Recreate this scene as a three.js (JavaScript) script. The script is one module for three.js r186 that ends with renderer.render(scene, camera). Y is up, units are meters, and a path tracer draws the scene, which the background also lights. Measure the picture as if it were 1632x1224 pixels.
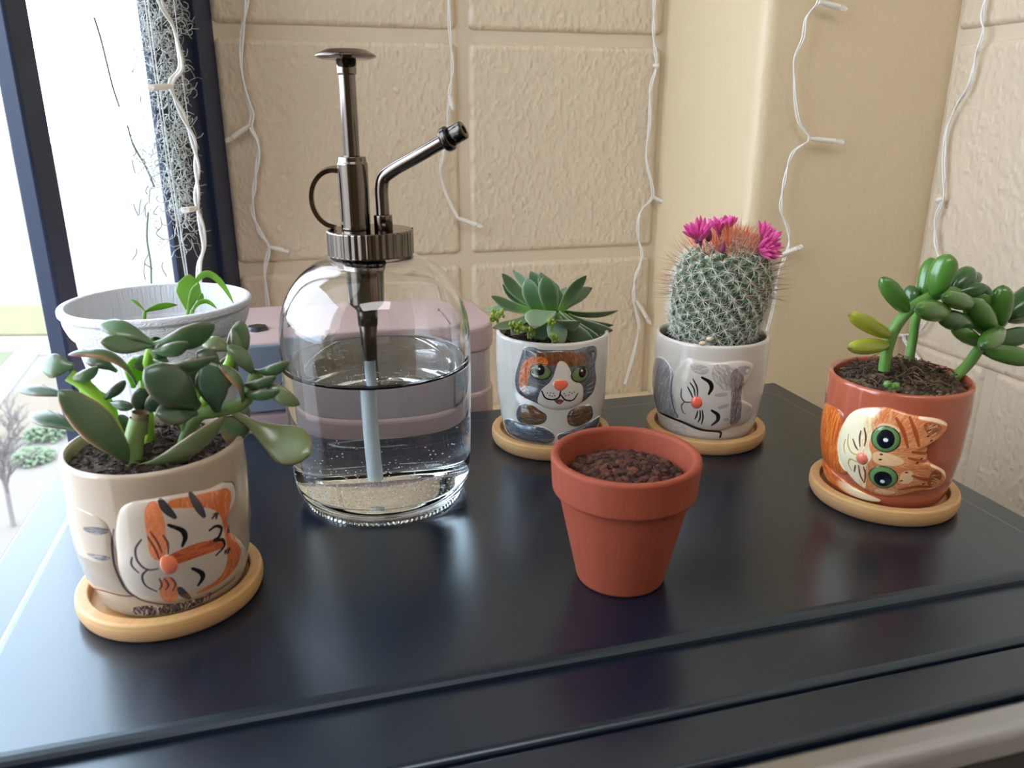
import * as THREE from 'three';
import { RoundedBoxGeometry } from 'three/addons/geometries/RoundedBoxGeometry.js';
import { RectAreaLightUniformsLib } from 'three/addons/lights/RectAreaLightUniformsLib.js';
import { mergeGeometries } from 'three/addons/utils/BufferGeometryUtils.js';

// ---------- camera, sky, light, exposure ----------
const T = 0.85;                                   // height of the fridge top, metres
const scene = new THREE.Scene();
const F = 1269, PITCH = Math.atan2(427, F), YAW = Math.atan2(371, Math.hypot(F, 427));
const EYE = new THREE.Vector3(0, T + 0.18, 0);
const FW = new THREE.Vector3(Math.sin(YAW) * Math.cos(PITCH), -Math.sin(PITCH), -Math.cos(YAW) * Math.cos(PITCH));
const RT = new THREE.Vector3(Math.cos(YAW), 0, Math.sin(YAW));
const UP = new THREE.Vector3().crossVectors(RT, FW);
const camera = new THREE.PerspectiveCamera(2 * Math.atan(612 / F) * 180 / Math.PI, 1632 / 1224, 0.02, 400);
camera.position.copy(EYE); camera.up.set(0, 1, 0); camera.lookAt(EYE.clone().add(FW));
camera.focus = 0.43; camera.userData.fStop = 18;
scene.add(camera);

scene.background = new THREE.Color(0.86, 1.0, 1.19);   // bright white overcast sky
scene.backgroundIntensity = 8.0;
const WIN = { x: -0.0555, z: -0.77, a: 20 * Math.PI / 180 };            // the window wall starts at the back corner
const WD = new THREE.Vector3(-Math.sin(WIN.a), 0, Math.cos(WIN.a));     // along the window wall, towards the room
const WN = new THREE.Vector3(Math.cos(WIN.a), 0, Math.sin(WIN.a));      // into the room
const wp = (t, y, n = 0) => new THREE.Vector3(WIN.x, y, WIN.z).addScaledVector(WD, t).addScaledVector(WN, n);
const lampLight = new THREE.RectAreaLight(0xfbfaff, 6.5, 1.16, 0.56);      // the ceiling lamp's light, see ceiling_lamp below
lampLight.position.set(-0.05, 2.515, 0.95); lampLight.lookAt(-0.05, 0, 0.95); scene.add(lampLight);
RectAreaLightUniformsLib.init();
const daylight = new THREE.RectAreaLight(0xe6f2ff, 1.6, 0.34, 1.6);         // daylight of the near window pane, just inside the glass
daylight.position.copy(wp(0.565, 1.31, 0.012)); daylight.lookAt(wp(0.565, 1.31, 1)); scene.add(daylight);

const renderer = new THREE.WebGLRenderer({ antialias: true });
renderer.toneMapping = THREE.LinearToneMapping;
renderer.toneMappingExposure = 0.9;
renderer.shadowMap.enabled = true;

// ---------- helpers ----------
let seed = 12345;
const rnd = () => { seed = (seed + 0x6D2B79F5) | 0; let t = Math.imul(seed ^ (seed >>> 15), 1 | seed); t = (t + Math.imul(t ^ (t >>> 7), 61 | t)) ^ t; return ((t ^ (t >>> 14)) >>> 0) / 4294967296; };
const rr = (a, b) => a + (b - a) * rnd();
const V = (x, y, z) => new THREE.Vector3(x, y, z);
const ray = (x, y) => FW.clone().addScaledVector(RT, (x - 816) / F).addScaledVector(UP, -(y - 612) / F);
const atZ = (x, y, z) => { const d = ray(x, y); return EYE.clone().addScaledVector(d, (z - EYE.z) / d.z); };
const atX = (x, y, X) => { const d = ray(x, y); return EYE.clone().addScaledVector(d, (X - EYE.x) / d.x); };
const atY = (x, y, Y) => { const d = ray(x, y); return EYE.clone().addScaledVector(d, (Y - EYE.y) / d.y); };
const used = {};
const numbered = (n) => { const k = (used[n] = (used[n] ?? -1) + 1); return k ? `${n}_${String(k).padStart(3, '0')}` : n; };
const lin = (hex) => new THREE.Color(hex);
function std(color, roughness = 0.6, extra = {}) { return new THREE.MeshPhysicalMaterial({ color, roughness, ...extra }); }
function thing(name, label, category, p = [0, 0, 0], turn = 0, group) {
  const o = new THREE.Group(); o.name = numbered(name); o.position.set(...(p.toArray ? p.toArray() : p)); o.rotation.y = turn;
  o.userData = { label, category }; if (group) o.userData.group = group; scene.add(o); return o;
}
function part(parent, name, geo, mat, label) {
  const m = new THREE.Mesh(geo, mat); m.name = numbered(name); m.castShadow = m.receiveShadow = true;
  if (label) m.userData.label = label; parent.add(m); return m;
}
function struct(name, geo, mat, label, parent = scene) {
  const m = new THREE.Mesh(geo, mat); m.name = numbered(name); m.castShadow = m.receiveShadow = true;
  if (parent === scene) { m.userData.kind = 'structure'; if (label) m.userData.label = label; } parent.add(m); return m;
}
const flat = (gs) => mergeGeometries(gs.map((g) => { const q = g.index ? g.toNonIndexed() : g; for (const k of Object.keys(q.attributes)) if (!['position', 'normal', 'uv', 'color'].includes(k)) q.deleteAttribute(k); return q; }));
const box = (w, h, d, x = 0, y = 0, z = 0, r = 0) => { const g = r ? new RoundedBoxGeometry(w, h, d, 3, r) : new THREE.BoxGeometry(w, h, d); g.translate(x, y, z); return g; };
const lathe = (pts, n = 96) => new THREE.LatheGeometry(pts.map((p) => new THREE.Vector2(Math.max(p[0], 1e-5), p[1])), n);
function tube(pts, r, seg = 40, rad = 8, closed = false) { return new THREE.TubeGeometry(new THREE.CatmullRomCurve3(pts, closed, 'centripetal'), seg, r, rad, closed); }
// rounded profile: replaces each corner [r, y, radius] by a small arc
function rounded(pts, n = 5) {
  const out = [];
  pts.forEach((p, i) => {
    const q = p[2]; if (!q || i === 0 || i === pts.length - 1) { out.push([p[0], p[1]]); return; }
    const a = pts[i - 1], b = pts[i + 1], va = [a[0] - p[0], a[1] - p[1]], vb = [b[0] - p[0], b[1] - p[1]], la = Math.hypot(...va), lb = Math.hypot(...vb), c = Math.min(q, la * 0.49, lb * 0.49);
    const A = [p[0] + va[0] / la * c, p[1] + va[1] / la * c], B = [p[0] + vb[0] / lb * c, p[1] + vb[1] / lb * c];
    for (let k = 0; k <= n; k++) { const t = k / n, u = 1 - t; out.push([u * u * A[0] + 2 * u * t * p[0] + t * t * B[0], u * u * A[1] + 2 * u * t * p[1] + t * t * B[1]]); }
  });
  return out;
}
function noiseGrid(n, period, s0) {               // tileable value noise, n x n
  const keep = seed; seed = s0; const px = period[0], py = period[1], g = new Float32Array(px * py).map(() => rnd()); seed = keep;
  const out = new Float32Array(n * n), sm = (t) => t * t * (3 - 2 * t);
  for (let j = 0; j < n; j++) for (let i = 0; i < n; i++) {
    const x = i / n * px, y = j / n * py, i0 = Math.floor(x), j0 = Math.floor(y), fx = sm(x - i0), fy = sm(y - j0), a = (p, q) => g[(q % py) * px + (p % px)];
    out[j * n + i] = (a(i0, j0) * (1 - fx) + a(i0 + 1, j0) * fx) * (1 - fy) + (a(i0, j0 + 1) * (1 - fx) + a(i0 + 1, j0 + 1) * fx) * fy;
  }
  return out;
}
function layered(n, layers, s0) { const out = new Float32Array(n * n); layers.forEach(([px, py, w], k) => { const g = noiseGrid(n, [px, py], s0 + k * 77); for (let i = 0; i < out.length; i++) out[i] += g[i] * w; }); return out; }
function dataTex(n, fn, srgb = false) {
  const d = new Uint8Array(n * n * 4);
  for (let i = 0; i < n * n; i++) { const c = fn(i); d[4 * i] = c[0]; d[4 * i + 1] = c[1]; d[4 * i + 2] = c[2]; d[4 * i + 3] = 255; }
  const t = new THREE.DataTexture(d, n, n); t.wrapS = t.wrapT = THREE.RepeatWrapping; t.magFilter = THREE.LinearFilter; t.minFilter = THREE.LinearFilter; if (srgb) t.colorSpace = THREE.SRGBColorSpace; t.needsUpdate = true; return t;
}
const grey = (v) => { const k = Math.max(0, Math.min(255, v * 255)); return [k, k, k]; };
function metreUV(g, ax, ay, s, ox = 0, oy = 0) {
  const p = g.attributes.position, uv = new Float32Array(p.count * 2);
  for (let i = 0; i < p.count; i++) { uv[2 * i] = p.getComponent(i, ax) / s + ox; uv[2 * i + 1] = p.getComponent(i, ay) / s + oy; }
  g.setAttribute('uv', new THREE.BufferAttribute(uv, 2)); return g;
}
function tint(g, fn) {
  const p = g.attributes.position, c = new Float32Array(p.count * 3);
  for (let i = 0; i < p.count; i++) { const q = fn(p.getX(i), p.getY(i), p.getZ(i), i); c.set([q.r, q.g, q.b], 3 * i); }
  g.setAttribute('color', new THREE.BufferAttribute(c, 3)); return g;
}
const plain = (g, c) => tint(g, () => c);

// ---------- the setting: floor, ceiling, walls, column ----------
const peel = layered(512, [[58, 38, 0.6], [100, 66, 0.35], [12, 8, 0.15], [28, 18, 0.3]], 5);
const peelTex = dataTex(512, (i) => grey(0.5 + (Math.pow(Math.max(0, peel[i] / 1.4), 1.6) - 0.33) * 1.3));
const smoothN = layered(512, [[18, 14, 0.5], [50, 40, 0.3], [140, 120, 0.2]], 55);
const smoothTex = dataTex(512, (i) => grey(smoothN[i]));
const WALL = lin(0xcfbea5);
const wallMat = std(WALL, 0.42, { bumpMap: peelTex, bumpScale: 0.0014 });
const mortarMat = std(WALL, 0.45, { bumpMap: smoothTex, bumpScale: 0.0004 });
const plasterMat = std(lin(0xdac6a3), 0.45, { bumpMap: smoothTex, bumpScale: 0.0005 });
const roomMat = std(lin(0xb8a88e), 0.8);
const floorMat = std(lin(0x8a7a68), 0.6);

struct('floor', box(5.2, 0.1, 4.4, 1.0, -0.05, 0.8), floorMat);
struct('ceiling', box(5.2, 0.12, 4.4, 1.0, 2.66, 0.8), std(lin(0xe8e4da), 0.9));
const HW = 0.2;                                   // uv metres per repeat
// back wall: mortar body with painted blocks standing proud of it
const Yc = T + 0.18;
const back = struct('wall_back', metreUV(box(3.3, 2.6, 0.15, -0.0535 + 1.65, 1.3, -0.7735 - 0.075), 0, 1, HW), mortarMat, 'cream painted concrete block wall behind the plants');
function block(parent, x0, x1, y0, y1, z, turned) {
  const gap = 0.005, w = x1 - x0 - 2 * gap, h = y1 - y0 - 2 * gap;
  const g = new RoundedBoxGeometry(w, h, 0.02, 4, 0.006); g.translate((x0 + x1) / 2, (y0 + y1) / 2, 0);
  metreUV(g, 0, 1, HW, rnd(), rnd());
  if (turned) { g.rotateY(-Math.PI / 2); g.translate(z + 0.01, 0, 0); } else g.translate(0, 0, z - 0.01);
  return part(parent, 'block', g, wallMat);
}
for (let k = -2; k < 2; k++) {
  const y0 = Yc + 0.0687 + 0.2032 * (k - 0), y1 = y0 + 0.2032;
  block(back, -0.0535, 0.1668, y0, y1, -0.77); block(back, 0.1668, 0.3715, y0, y1, -0.77);
}
// column with a bullnose corner
{
  const s = new THREE.Shape(), r = 0.012, x0 = 0.371, x1 = 0.62, z0 = -0.60, z1 = -0.80;
  s.moveTo(x0, -z1); s.lineTo(x1, -z1); s.lineTo(x1, -z0); s.lineTo(x0 + r, -z0); s.quadraticCurveTo(x0, -z0, x0, -z0 - 0 + r); s.lineTo(x0, -z1);
  const g = new THREE.ExtrudeGeometry(s, { depth: 2.6, bevelEnabled: false, curveSegments: 12 }); g.rotateX(-Math.PI / 2);
  const p = g.attributes.position, uv = new Float32Array(p.count * 2);
  for (let i = 0; i < p.count; i++) { uv[2 * i] = (p.getX(i) + p.getZ(i)) / HW; uv[2 * i + 1] = p.getY(i) / HW; }
  g.setAttribute('uv', new THREE.BufferAttribute(uv, 2));
  struct('column', g, plasterMat, 'smooth cream column with a rounded corner between the two block walls');
}
// right wall
const right = struct('wall_right', metreUV(box(0.15, 2.6, 1.55, 0.5535 + 0.075, 1.3, -0.6 + 0.775 - 0.02), 2, 1, HW), mortarMat, 'cream painted block wall on the right side');
{
  const yA = Yc + 0.0623, yB = Yc - 0.2063;
  block(right, -0.604, -0.20, yA, yA + 0.2032, 0.55, true); block(right, -0.20, 0.2, yA, yA + 0.2032, 0.55, true);
  block(right, -0.604, -0.20, yB, yA, 0.55, true); block(right, -0.20, 0.2, yB, yA, 0.55, true);
  block(right, -0.604, -0.502, yB - 0.2032, yB + 0.012, 0.55, true); block(right, -0.502, -0.1, yB - 0.2032, yB + 0.012, 0.55, true);
}
struct('wall_side', box(2.6, 2.6, 0.15, 2.0, 1.3, 0.87), roomMat);
struct('wall_far', box(0.15, 2.6, 3.6, 3.2, 1.3, 1.1), roomMat);
struct('wall_front', box(4.6, 2.6, 0.15, 0.95, 1.3, 2.4), roomMat);
{ const o = thing('ceiling_lamp', 'flat rectangular ceiling lamp with a white diffuser above and behind the viewer', 'lamp', [-0.05, 2.6, 0.95]);
  part(o, 'housing', box(1.24, 0.06, 0.64, 0, -0.03, 0, 0.01), std(lin(0xe8e6e0), 0.5));
  part(o, 'diffuser', box(1.16, 0.02, 0.56, 0, -0.068, 0, 0.004), std(lin(0xf4efe4), 0.6, { emissive: lin(0xfff3e4), emissiveIntensity: 1.2 })); }
struct('wall_upper', box(0.8, 2.6, 0.15, 3.0, 1.3, -0.85), roomMat);

// window wall, seen edge-on at the left
const wbox = (t0, t1, y0, y1, n0, n1, r = 0) => { const w = t1 - t0, h = y1 - y0, d = n1 - n0, g = r ? new RoundedBoxGeometry(w, h, d, 2, r) : new THREE.BoxGeometry(w, h, d); g.rotateY(-Math.PI / 2 - WIN.a); const c = wp((t0 + t1) / 2, (y0 + y1) / 2, (n0 + n1) / 2); g.translate(c.x, c.y, c.z); return g; };
struct('wall_left', flat([wbox(-0.2, 3.6, 0, 0.42, -0.16, -0.002), wbox(-0.2, 3.6, 2.2, 2.6, -0.16, -0.002), wbox(0.78, 3.6, 0.42, 2.2, -0.16, -0.002)]), roomMat);
const frameMat = std(lin(0x27324a), 0.45, { metalness: 0.2 });
const win = struct('window_1', flat([wbox(-0.03, 0.78, 0.42, 0.47, -0.012, 0.004, 0.004), wbox(-0.03, 0.78, 2.15, 2.2, -0.012, 0.004, 0.004)]), frameMat, 'tall window with dark blue metal frame beside the fridge');
part(win, 'jamb', flat([wbox(0.018, 0.094, 0.42, 2.2, -0.006, 0.0, 0.002), wbox(-0.06, 0.024, 0.42, 2.2, -0.006, 0.006, 0.002)]), frameMat);
for (const [t, w] of [[0.2465, 0.021], [0.765, 0.03]]) part(win, 'mullion', wbox(t - w / 2, t + w / 2, 0.42, 2.2, -0.006, 0.006, 0.002), frameMat);
const paneMat = std(0xffffff, 0.0, { transmission: 1, thickness: 0, ior: 1.3 });
for (const [a, b] of [[0.097, 0.237], [0.257, 0.75]]) {
  const c = wp((a + b) / 2, 1.31, -0.004), g = new THREE.PlaneGeometry(b - a, 1.68); g.rotateY(Math.PI / 2 - WIN.a); g.translate(c.x, c.y, c.z);
  part(win, 'pane', g, paneMat);
}

// ---------- outdoors, some metres below ----------
const GY = -6;
struct('ground', new THREE.CylinderGeometry(260, 260, 0.2, 48).translate(0, GY - 0.1, 0), std(lin(0x67625a), 0.95), 'pale dry ground far below the window');
const gp = (x, y, h = 0) => atY(x, y, GY + h);
function slab(pts, th) {                           // a thick sheet on the ground through pixel-measured corners
  const s = new THREE.Shape(pts.map(([x, y]) => { const p = gp(x, y); return new THREE.Vector2(p.x, -p.z); }));
  const g = new THREE.ExtrudeGeometry(s, { depth: th, bevelEnabled: false }); g.rotateX(-Math.PI / 2); g.translate(0, GY, 0); return g;
}
const grassN = layered(256, [[12, 12, 0.5], [50, 50, 0.3], [120, 120, 0.2]], 91);
const grassTex = (a, b) => { const A = lin(a), B = lin(b), t = dataTex(256, (i) => { const k = grassN[i], c = A.clone().lerp(B, k).convertLinearToSRGB(); return [c.r * 255, c.g * 255, c.b * 255]; }, true); t.repeat.set(0.2, 0.2); return t; };
struct('field', slab([[-260, 490], [430, 487], [430, 532], [-260, 538]], 0.06), std(0xffffff, 0.95, { map: grassTex(0x5a5433, 0x67603f) }), 'strip of dry green field beyond the road');
struct('road', slab([[-300, 542], [430, 536], [430, 566], [60, 566], [-40, 700], [-300, 860]], 0.05), std(lin(0x888784), 0.9), 'white concrete path outside the window');
struct('lawn', slab([[-220, 566], [26, 562], [-20, 610], [-220, 760]], 0.06), std(0xffffff, 0.95, { map: grassTex(0x474e33, 0x565a3e) }), 'small patch of green lawn beside the white path');
struct('dirt_bank', slab([[88, 575], [200, 575], [200, 690], [90, 690], [30, 700], [-60, 800], [-80, 760], [10, 640]], 0.04), std(lin(0x625848), 0.95), 'tan bare earth below the path');
// two round shrubs
const leafBall = std(lin(0x58684e), 0.9);
for (const [x, y, r, lab] of [[74, 692, 0.34, 'rounded green shrub on the bare earth outside, nearer the path'], [54, 728, 0.3, 'rounded green shrub on the bare earth outside, lower of the pair']]) {
  const o = thing('shrub', lab, 'shrub', gp(x, y + 6)); const gs = [];
  for (let k = 0; k < 260; k++) { const a = rr(0, 6.28), u = Math.sqrt(rnd()), h = rnd(); const g = new THREE.IcosahedronGeometry(rr(0.03, 0.07), 0); g.scale(1, 0.5, 1); g.rotateZ(rr(-1, 1)); const q = Math.sqrt(Math.max(0, 1 - h * h)); g.translate(Math.cos(a) * u * q * r * 1.5, 0.03 + h * r * 0.8, Math.sin(a) * u * q * r * 1.5); gs.push(g); }
  const f = part(o, 'foliage', flat(gs), leafBall); f.userData.kind = 'stuff';
  part(o, 'stem', new THREE.CylinderGeometry(0.03, 0.05, 0.2, 6).translate(0, 0.1, 0), std(lin(0x5a4a3a), 0.9));
}
// bare trees outside: every branch a tapered tube
const barkMat = std(lin(0x6a6460), 0.9);
function bareTree(base, h, label, spread) {
  const o = thing('bare_tree', label, 'tree', base); const trunk = [], twigs = [];
  function grow(p, d, len, r, lvl) {
    const q = p.clone().addScaledVector(d, len), m = p.clone().lerp(q, 0.5).add(V(rr(-1, 1), 0, rr(-1, 1)).multiplyScalar(len * 0.06));
    (lvl < 2 ? trunk : twigs).push(tube([p, m, q], r, 3, 5));
    if (lvl >= 5) return;
    const n = lvl === 0 ? 6 : 3;
    for (let k = 0; k < n; k++) { const nd = d.clone().add(V(rr(-1, 1), rr(-0.15, 0.6), rr(-1, 1)).multiplyScalar(spread)).normalize(); grow(p.clone().lerp(q, rr(0.45, 1)), nd, len * rr(0.55, 0.75), r * 0.62, lvl + 1); }
  }
  grow(V(0, 0, 0), V(0.03, 1, 0).normalize(), h * 0.42, 0.045, 0);
  part(o, 'trunk', flat(trunk), barkMat); const t = part(o, 'twigs', flat(twigs), barkMat); t.userData.kind = 'stuff';
}
bareTree(gp(22, 838), 2.6, 'small bare grey tree outside below the window, beyond the fridge edge', 0.75);

// ---------- the fridge ----------
const leather = layered(512, [[60, 60, 0.4], [120, 110, 0.35], [14, 12, 0.25]], 301);
const leatherTex = dataTex(512, (i) => grey(leather[i]));
const blackTop = std(lin(0x0a1322), 0.27, { specularColor: new THREE.Color(0.76, 0.93, 1.0), ior: 1.75, bumpMap: leatherTex, bumpScale: 0.000012 });
const blackBody = std(lin(0x0c0f16), 0.4);
{
  const fr = thing('mini_fridge', 'black mini fridge with raised top panel and silver door edge carrying the plants', 'fridge');
  const x0 = -0.136, x1 = 0.333, zb = -0.481, zf = -0.1895;
  part(fr, 'cabinet', box(x1 - x0, T - 0.024, zf - zb - 0.004, (x0 + x1) / 2, (T - 0.024) / 2, (zb + zf) / 2, 0.004), blackBody);
  part(fr, 'top_cover', metreUV(box(x1 - x0, 0.02, zf - zb, (x0 + x1) / 2, T - 0.014, (zb + zf) / 2, 0.003), 0, 2, 0.1), blackTop);
  const s = new THREE.Shape(), px0 = -0.1125, px1 = 0.3115, pz0 = -0.4535, pz1 = -0.2225, r = 0.008;
  s.moveTo(px0 + r, -pz1); s.lineTo(px1 - r, -pz1); s.quadraticCurveTo(px1, -pz1, px1, -pz1 + r); s.lineTo(px1, -pz0 - r); s.quadraticCurveTo(px1, -pz0, px1 - r, -pz0); s.lineTo(px0 + r, -pz0); s.quadraticCurveTo(px0, -pz0, px0, -pz0 - r); s.lineTo(px0, -pz1 + r); s.quadraticCurveTo(px0, -pz1, px0 + r, -pz1);
  const g = new THREE.ExtrudeGeometry(s, { depth: 0.002, bevelEnabled: true, bevelThickness: 0.0035, bevelSize: 0.0045, bevelSegments: 4, bevelOffset: -0.0015, curveSegments: 8 });
  g.rotateX(-Math.PI / 2); g.translate(0, T - 0.0055, 0); metreUV(g, 0, 2, 0.1); part(fr, 'raised_panel', g, blackTop);
  const door = part(fr, 'door', box(x1 - x0, T - 0.0305, 0.02, (x0 + x1) / 2, (T - 0.0305) / 2 + 0.026, -0.1783, 0.002), blackTop);
  const steel = std(lin(0xa8aab0), 0.3, { metalness: 1 });
  part(door, 'steel_trim', box(x1 - x0, 0.013, 0.0125, (x0 + x1) / 2, T - 0.0125, -0.1618, 0.004), steel, 'brushed silver trim along the door edge');
  part(door, 'door_face', box(x1 - x0, T - 0.05, 0.01, (x0 + x1) / 2, (T - 0.05) / 2 + 0.031, -0.1633, 0.002), blackBody);
  part(door, 'handle', box(0.012, 0.3, 0.03, x0 + 0.05, T - 0.35, -0.14, 0.005), blackBody);
}
// ---------- ledge and pink case behind the fridge ----------
struct('ledge', box(0.424, T - 0.11, 0.275, 0.159, (T - 0.11) / 2, -0.6325, 0.004), plasterMat, 'low ledge behind the fridge');
{
  const o = thing('storage_case', 'pink plastic case with a grey translucent band behind the spray bottle', 'case', [0, T - 0.11, 0]);
  const pink = std(lin(0xb29a99), 0.35), band = std(lin(0xc9bcc2), 0.25, { transmission: 0.35, thickness: 0 }), greyP = std(lin(0x757e8c), 0.35), dark = std(lin(0x2a2c34), 0.3);
  const x0 = -0.1, x1 = 0.1315, z0 = -0.605, z1 = -0.5;
  const plan = (inset) => { const s = new THREE.Shape(), r = 0.03, a = x0 + inset, b = x1 - inset, c = -z1 + inset, d = -z0 - inset; s.moveTo(a, c); s.lineTo(b - r, c); s.quadraticCurveTo(b, c, b, c + r); s.lineTo(b, d - r); s.quadraticCurveTo(b, d, b - r, d); s.lineTo(a, d); s.lineTo(a, c); return s; };
  const layer = (y0, y1, inset, bev) => { const g = new THREE.ExtrudeGeometry(plan(inset + bev), { depth: y1 - y0 - 2 * bev, bevelEnabled: bev > 0, bevelThickness: bev, bevelSize: bev, bevelSegments: 3, curveSegments: 10 }); g.rotateX(-Math.PI / 2); g.translate(0, y0 + bev, 0); return g; };
  const yTop = 0.1565, yLid = 0.1385, yBand = 0.1105;
  part(o, 'base', layer(0, yBand, 0, 0.003), pink);
  part(o, 'band', layer(yBand, yLid, 0.002, 0), band, 'grey translucent band');
  const lid = part(o, 'lid', layer(yLid, yTop, 0, 0.0025), pink);
  part(lid, 'seam', box(0.0008, 0.001, 0.055, 0.106, yTop, -0.53).rotateY(0), dark);
  part(o, 'front_panel', box(0.062, yTop - yBand - 0.002, 0.004, -0.02, (yTop + yBand) / 2 + 0.0005, z1 + 0.001, 0.0015), greyP, 'blue grey front panel');
  part(lid, 'knob', lathe(rounded([[0, 0.003], [0.0062, 0.003, 0.001], [0.0085, 0, 0.0005], [0, 0]]), 6).translate(-0.026, yTop - 0.0004, -0.536), std(lin(0x4a4a52), 0.25, { metalness: 0.8 }), 'small dark metal knob');
  part(o, 'cable', tube([V(-0.008, 0.15, -0.494), V(-0.013, 0.145, -0.492), V(-0.008, 0.138, -0.491), V(-0.014, 0.13, -0.492), V(-0.01, 0.12, -0.493), V(-0.006, 0.11, -0.495)], 0.0006, 40, 6), dark);
}

// ---------- bamboo coasters and cat pots ----------
function bambooTex() {
  const c = document.createElement('canvas'); c.width = 512; c.height = 512; const x = c.getContext('2d'); x.fillStyle = '#c59c6c'; x.fillRect(0, 0, 512, 512);
  for (let k = 0; k < 16; k++) { x.fillStyle = `rgba(${175 + rr(0, 40) | 0},${130 + rr(0, 30) | 0},${75 + rr(0, 25) | 0},0.3)`; x.fillRect(0, k * 32, 512, 32); x.fillStyle = 'rgba(140,95,50,0.22)'; x.fillRect(0, k * 32, 512, 1.5); }
  for (let k = 0; k < 900; k++) { x.fillStyle = `rgba(${120 + rr(0, 60) | 0},${75 + rr(0, 40) | 0},35,${rr(0.08, 0.25)})`; x.fillRect(rr(-60, 512), rr(0, 512), rr(20, 120), rr(0.6, 1.8)); }
  const t = new THREE.CanvasTexture(c); t.colorSpace = THREE.SRGBColorSpace; t.wrapS = t.wrapT = THREE.RepeatWrapping; return t;
}
const bamboo = std(0xffffff, 0.5, { map: bambooTex() });
const coasterGeo = (() => {
  const g = lathe(rounded([[0, 0], [0.033, 0, 0.0015], [0.0348, 0.004, 0.003], [0.0342, 0.0085, 0.0012], [0.0296, 0.0085, 0.0008], [0.0292, 0.004, 0.0006], [0, 0.004]]), 96);
  const p = g.attributes.position, uv = g.attributes.uv; for (let i = 0; i < p.count; i++) { const ny = Math.abs(g.attributes.normal.getY(i)); if (ny > 0.75) uv.setXY(i, p.getX(i) / 0.07, p.getZ(i) / 0.07); else uv.setXY(i, Math.abs(Math.atan2(p.getZ(i), p.getX(i))) * 0.5, p.getY(i) / 0.07 + 0.3); }; return g;
})();
function coaster(x, z, turn, label) { const o = new THREE.Mesh(coasterGeo, bamboo); o.name = numbered('coaster'); o.position.set(x, T, z); o.rotation.y = turn; o.userData = { label, category: 'coaster', group: 'round bamboo coasters' }; o.castShadow = o.receiveShadow = true; scene.add(o); }

const RS = 31.2;
function artCanvas(paint) {
  const sc = 2048 / (2 * Math.PI * RS), c = document.createElement('canvas'); c.width = 2048; c.height = Math.round(64 * sc); const x = c.getContext('2d');
  x.setTransform(sc, 0, 0, -sc, 1024, 64 * sc); x.lineCap = x.lineJoin = 'round'; paint(x);
  const t = new THREE.CanvasTexture(c); t.colorSpace = THREE.SRGBColorSpace; t.wrapS = THREE.RepeatWrapping; return t;
}
function blob(x, pts) { x.beginPath(); const n = pts.length, m = (i) => [(pts[i % n][0] + pts[(i + 1) % n][0]) / 2, (pts[i % n][1] + pts[(i + 1) % n][1]) / 2]; x.moveTo(...m(0)); for (let i = 1; i <= n; i++) x.quadraticCurveTo(...pts[i % n], ...m(i)); x.closePath(); }
function fillBlob(x, pts, col) { blob(x, pts); x.fillStyle = col; x.fill(); }
function curve2(pts, n = 220) { const c = new THREE.CatmullRomCurve3(pts.map((p) => V(p[0], p[1], 0)), false, 'centripetal'); return c.getPoints(n).map((p) => [p.x, p.y]); }
function brush(x, pts, w, col, taper = 0.35) { const q = pts.length > 2 ? curve2(pts) : curve2([pts[0], [(pts[0][0] + pts[1][0]) / 2, (pts[0][1] + pts[1][1]) / 2], pts[1]]); x.fillStyle = col; q.forEach(([a, b], i) => { const t = i / (q.length - 1), r = w / 2 * (taper + (1 - taper) * Math.sin(Math.PI * (0.15 + 0.75 * t))); x.beginPath(); x.arc(a, b, r, 0, 7); x.fill(); }); }
function fur(x, pts, cols, n, len, ang, spread, w = 0.35) {   // short brush hairs clipped to an outline
  x.save(); blob(x, pts); x.clip(); const xs = pts.map((p) => p[0]), ys = pts.map((p) => p[1]), a = Math.min(...xs), b = Math.max(...xs), c = Math.min(...ys), d = Math.max(...ys); x.lineWidth = w;
  for (let k = 0; k < n; k++) { const px = rr(a, b), py = rr(c, d), t = (typeof ang === 'function' ? ang(px, py) : ang) + rr(-spread, spread), l = len * rr(0.5, 1.2); x.strokeStyle = cols[Math.floor(rnd() * cols.length)]; x.beginPath(); x.moveTo(px, py); x.lineTo(px + Math.cos(t) * l, py + Math.sin(t) * l); x.stroke(); }
  x.restore();
}
const PROF = [[25.8, 0], [27.5, 4], [29.2, 12], [31.2, 27], [32.0, 47], [31.7, 64]];
function profR(t) { for (let i = 1; i < PROF.length; i++) if (t <= PROF[i][1] || i === PROF.length - 1) { const [r0, t0] = PROF[i - 1], [r1, t1] = PROF[i], k = Math.max(0, (t - t0) / (t1 - t0)); return r0 + (r1 - r0) * k; } }
const onPot = (s, t, h) => { const a = s / RS, r = profR(t) + h; return [r * Math.sin(a) / 1000, t / 1000, r * Math.cos(a) / 1000]; };
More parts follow.
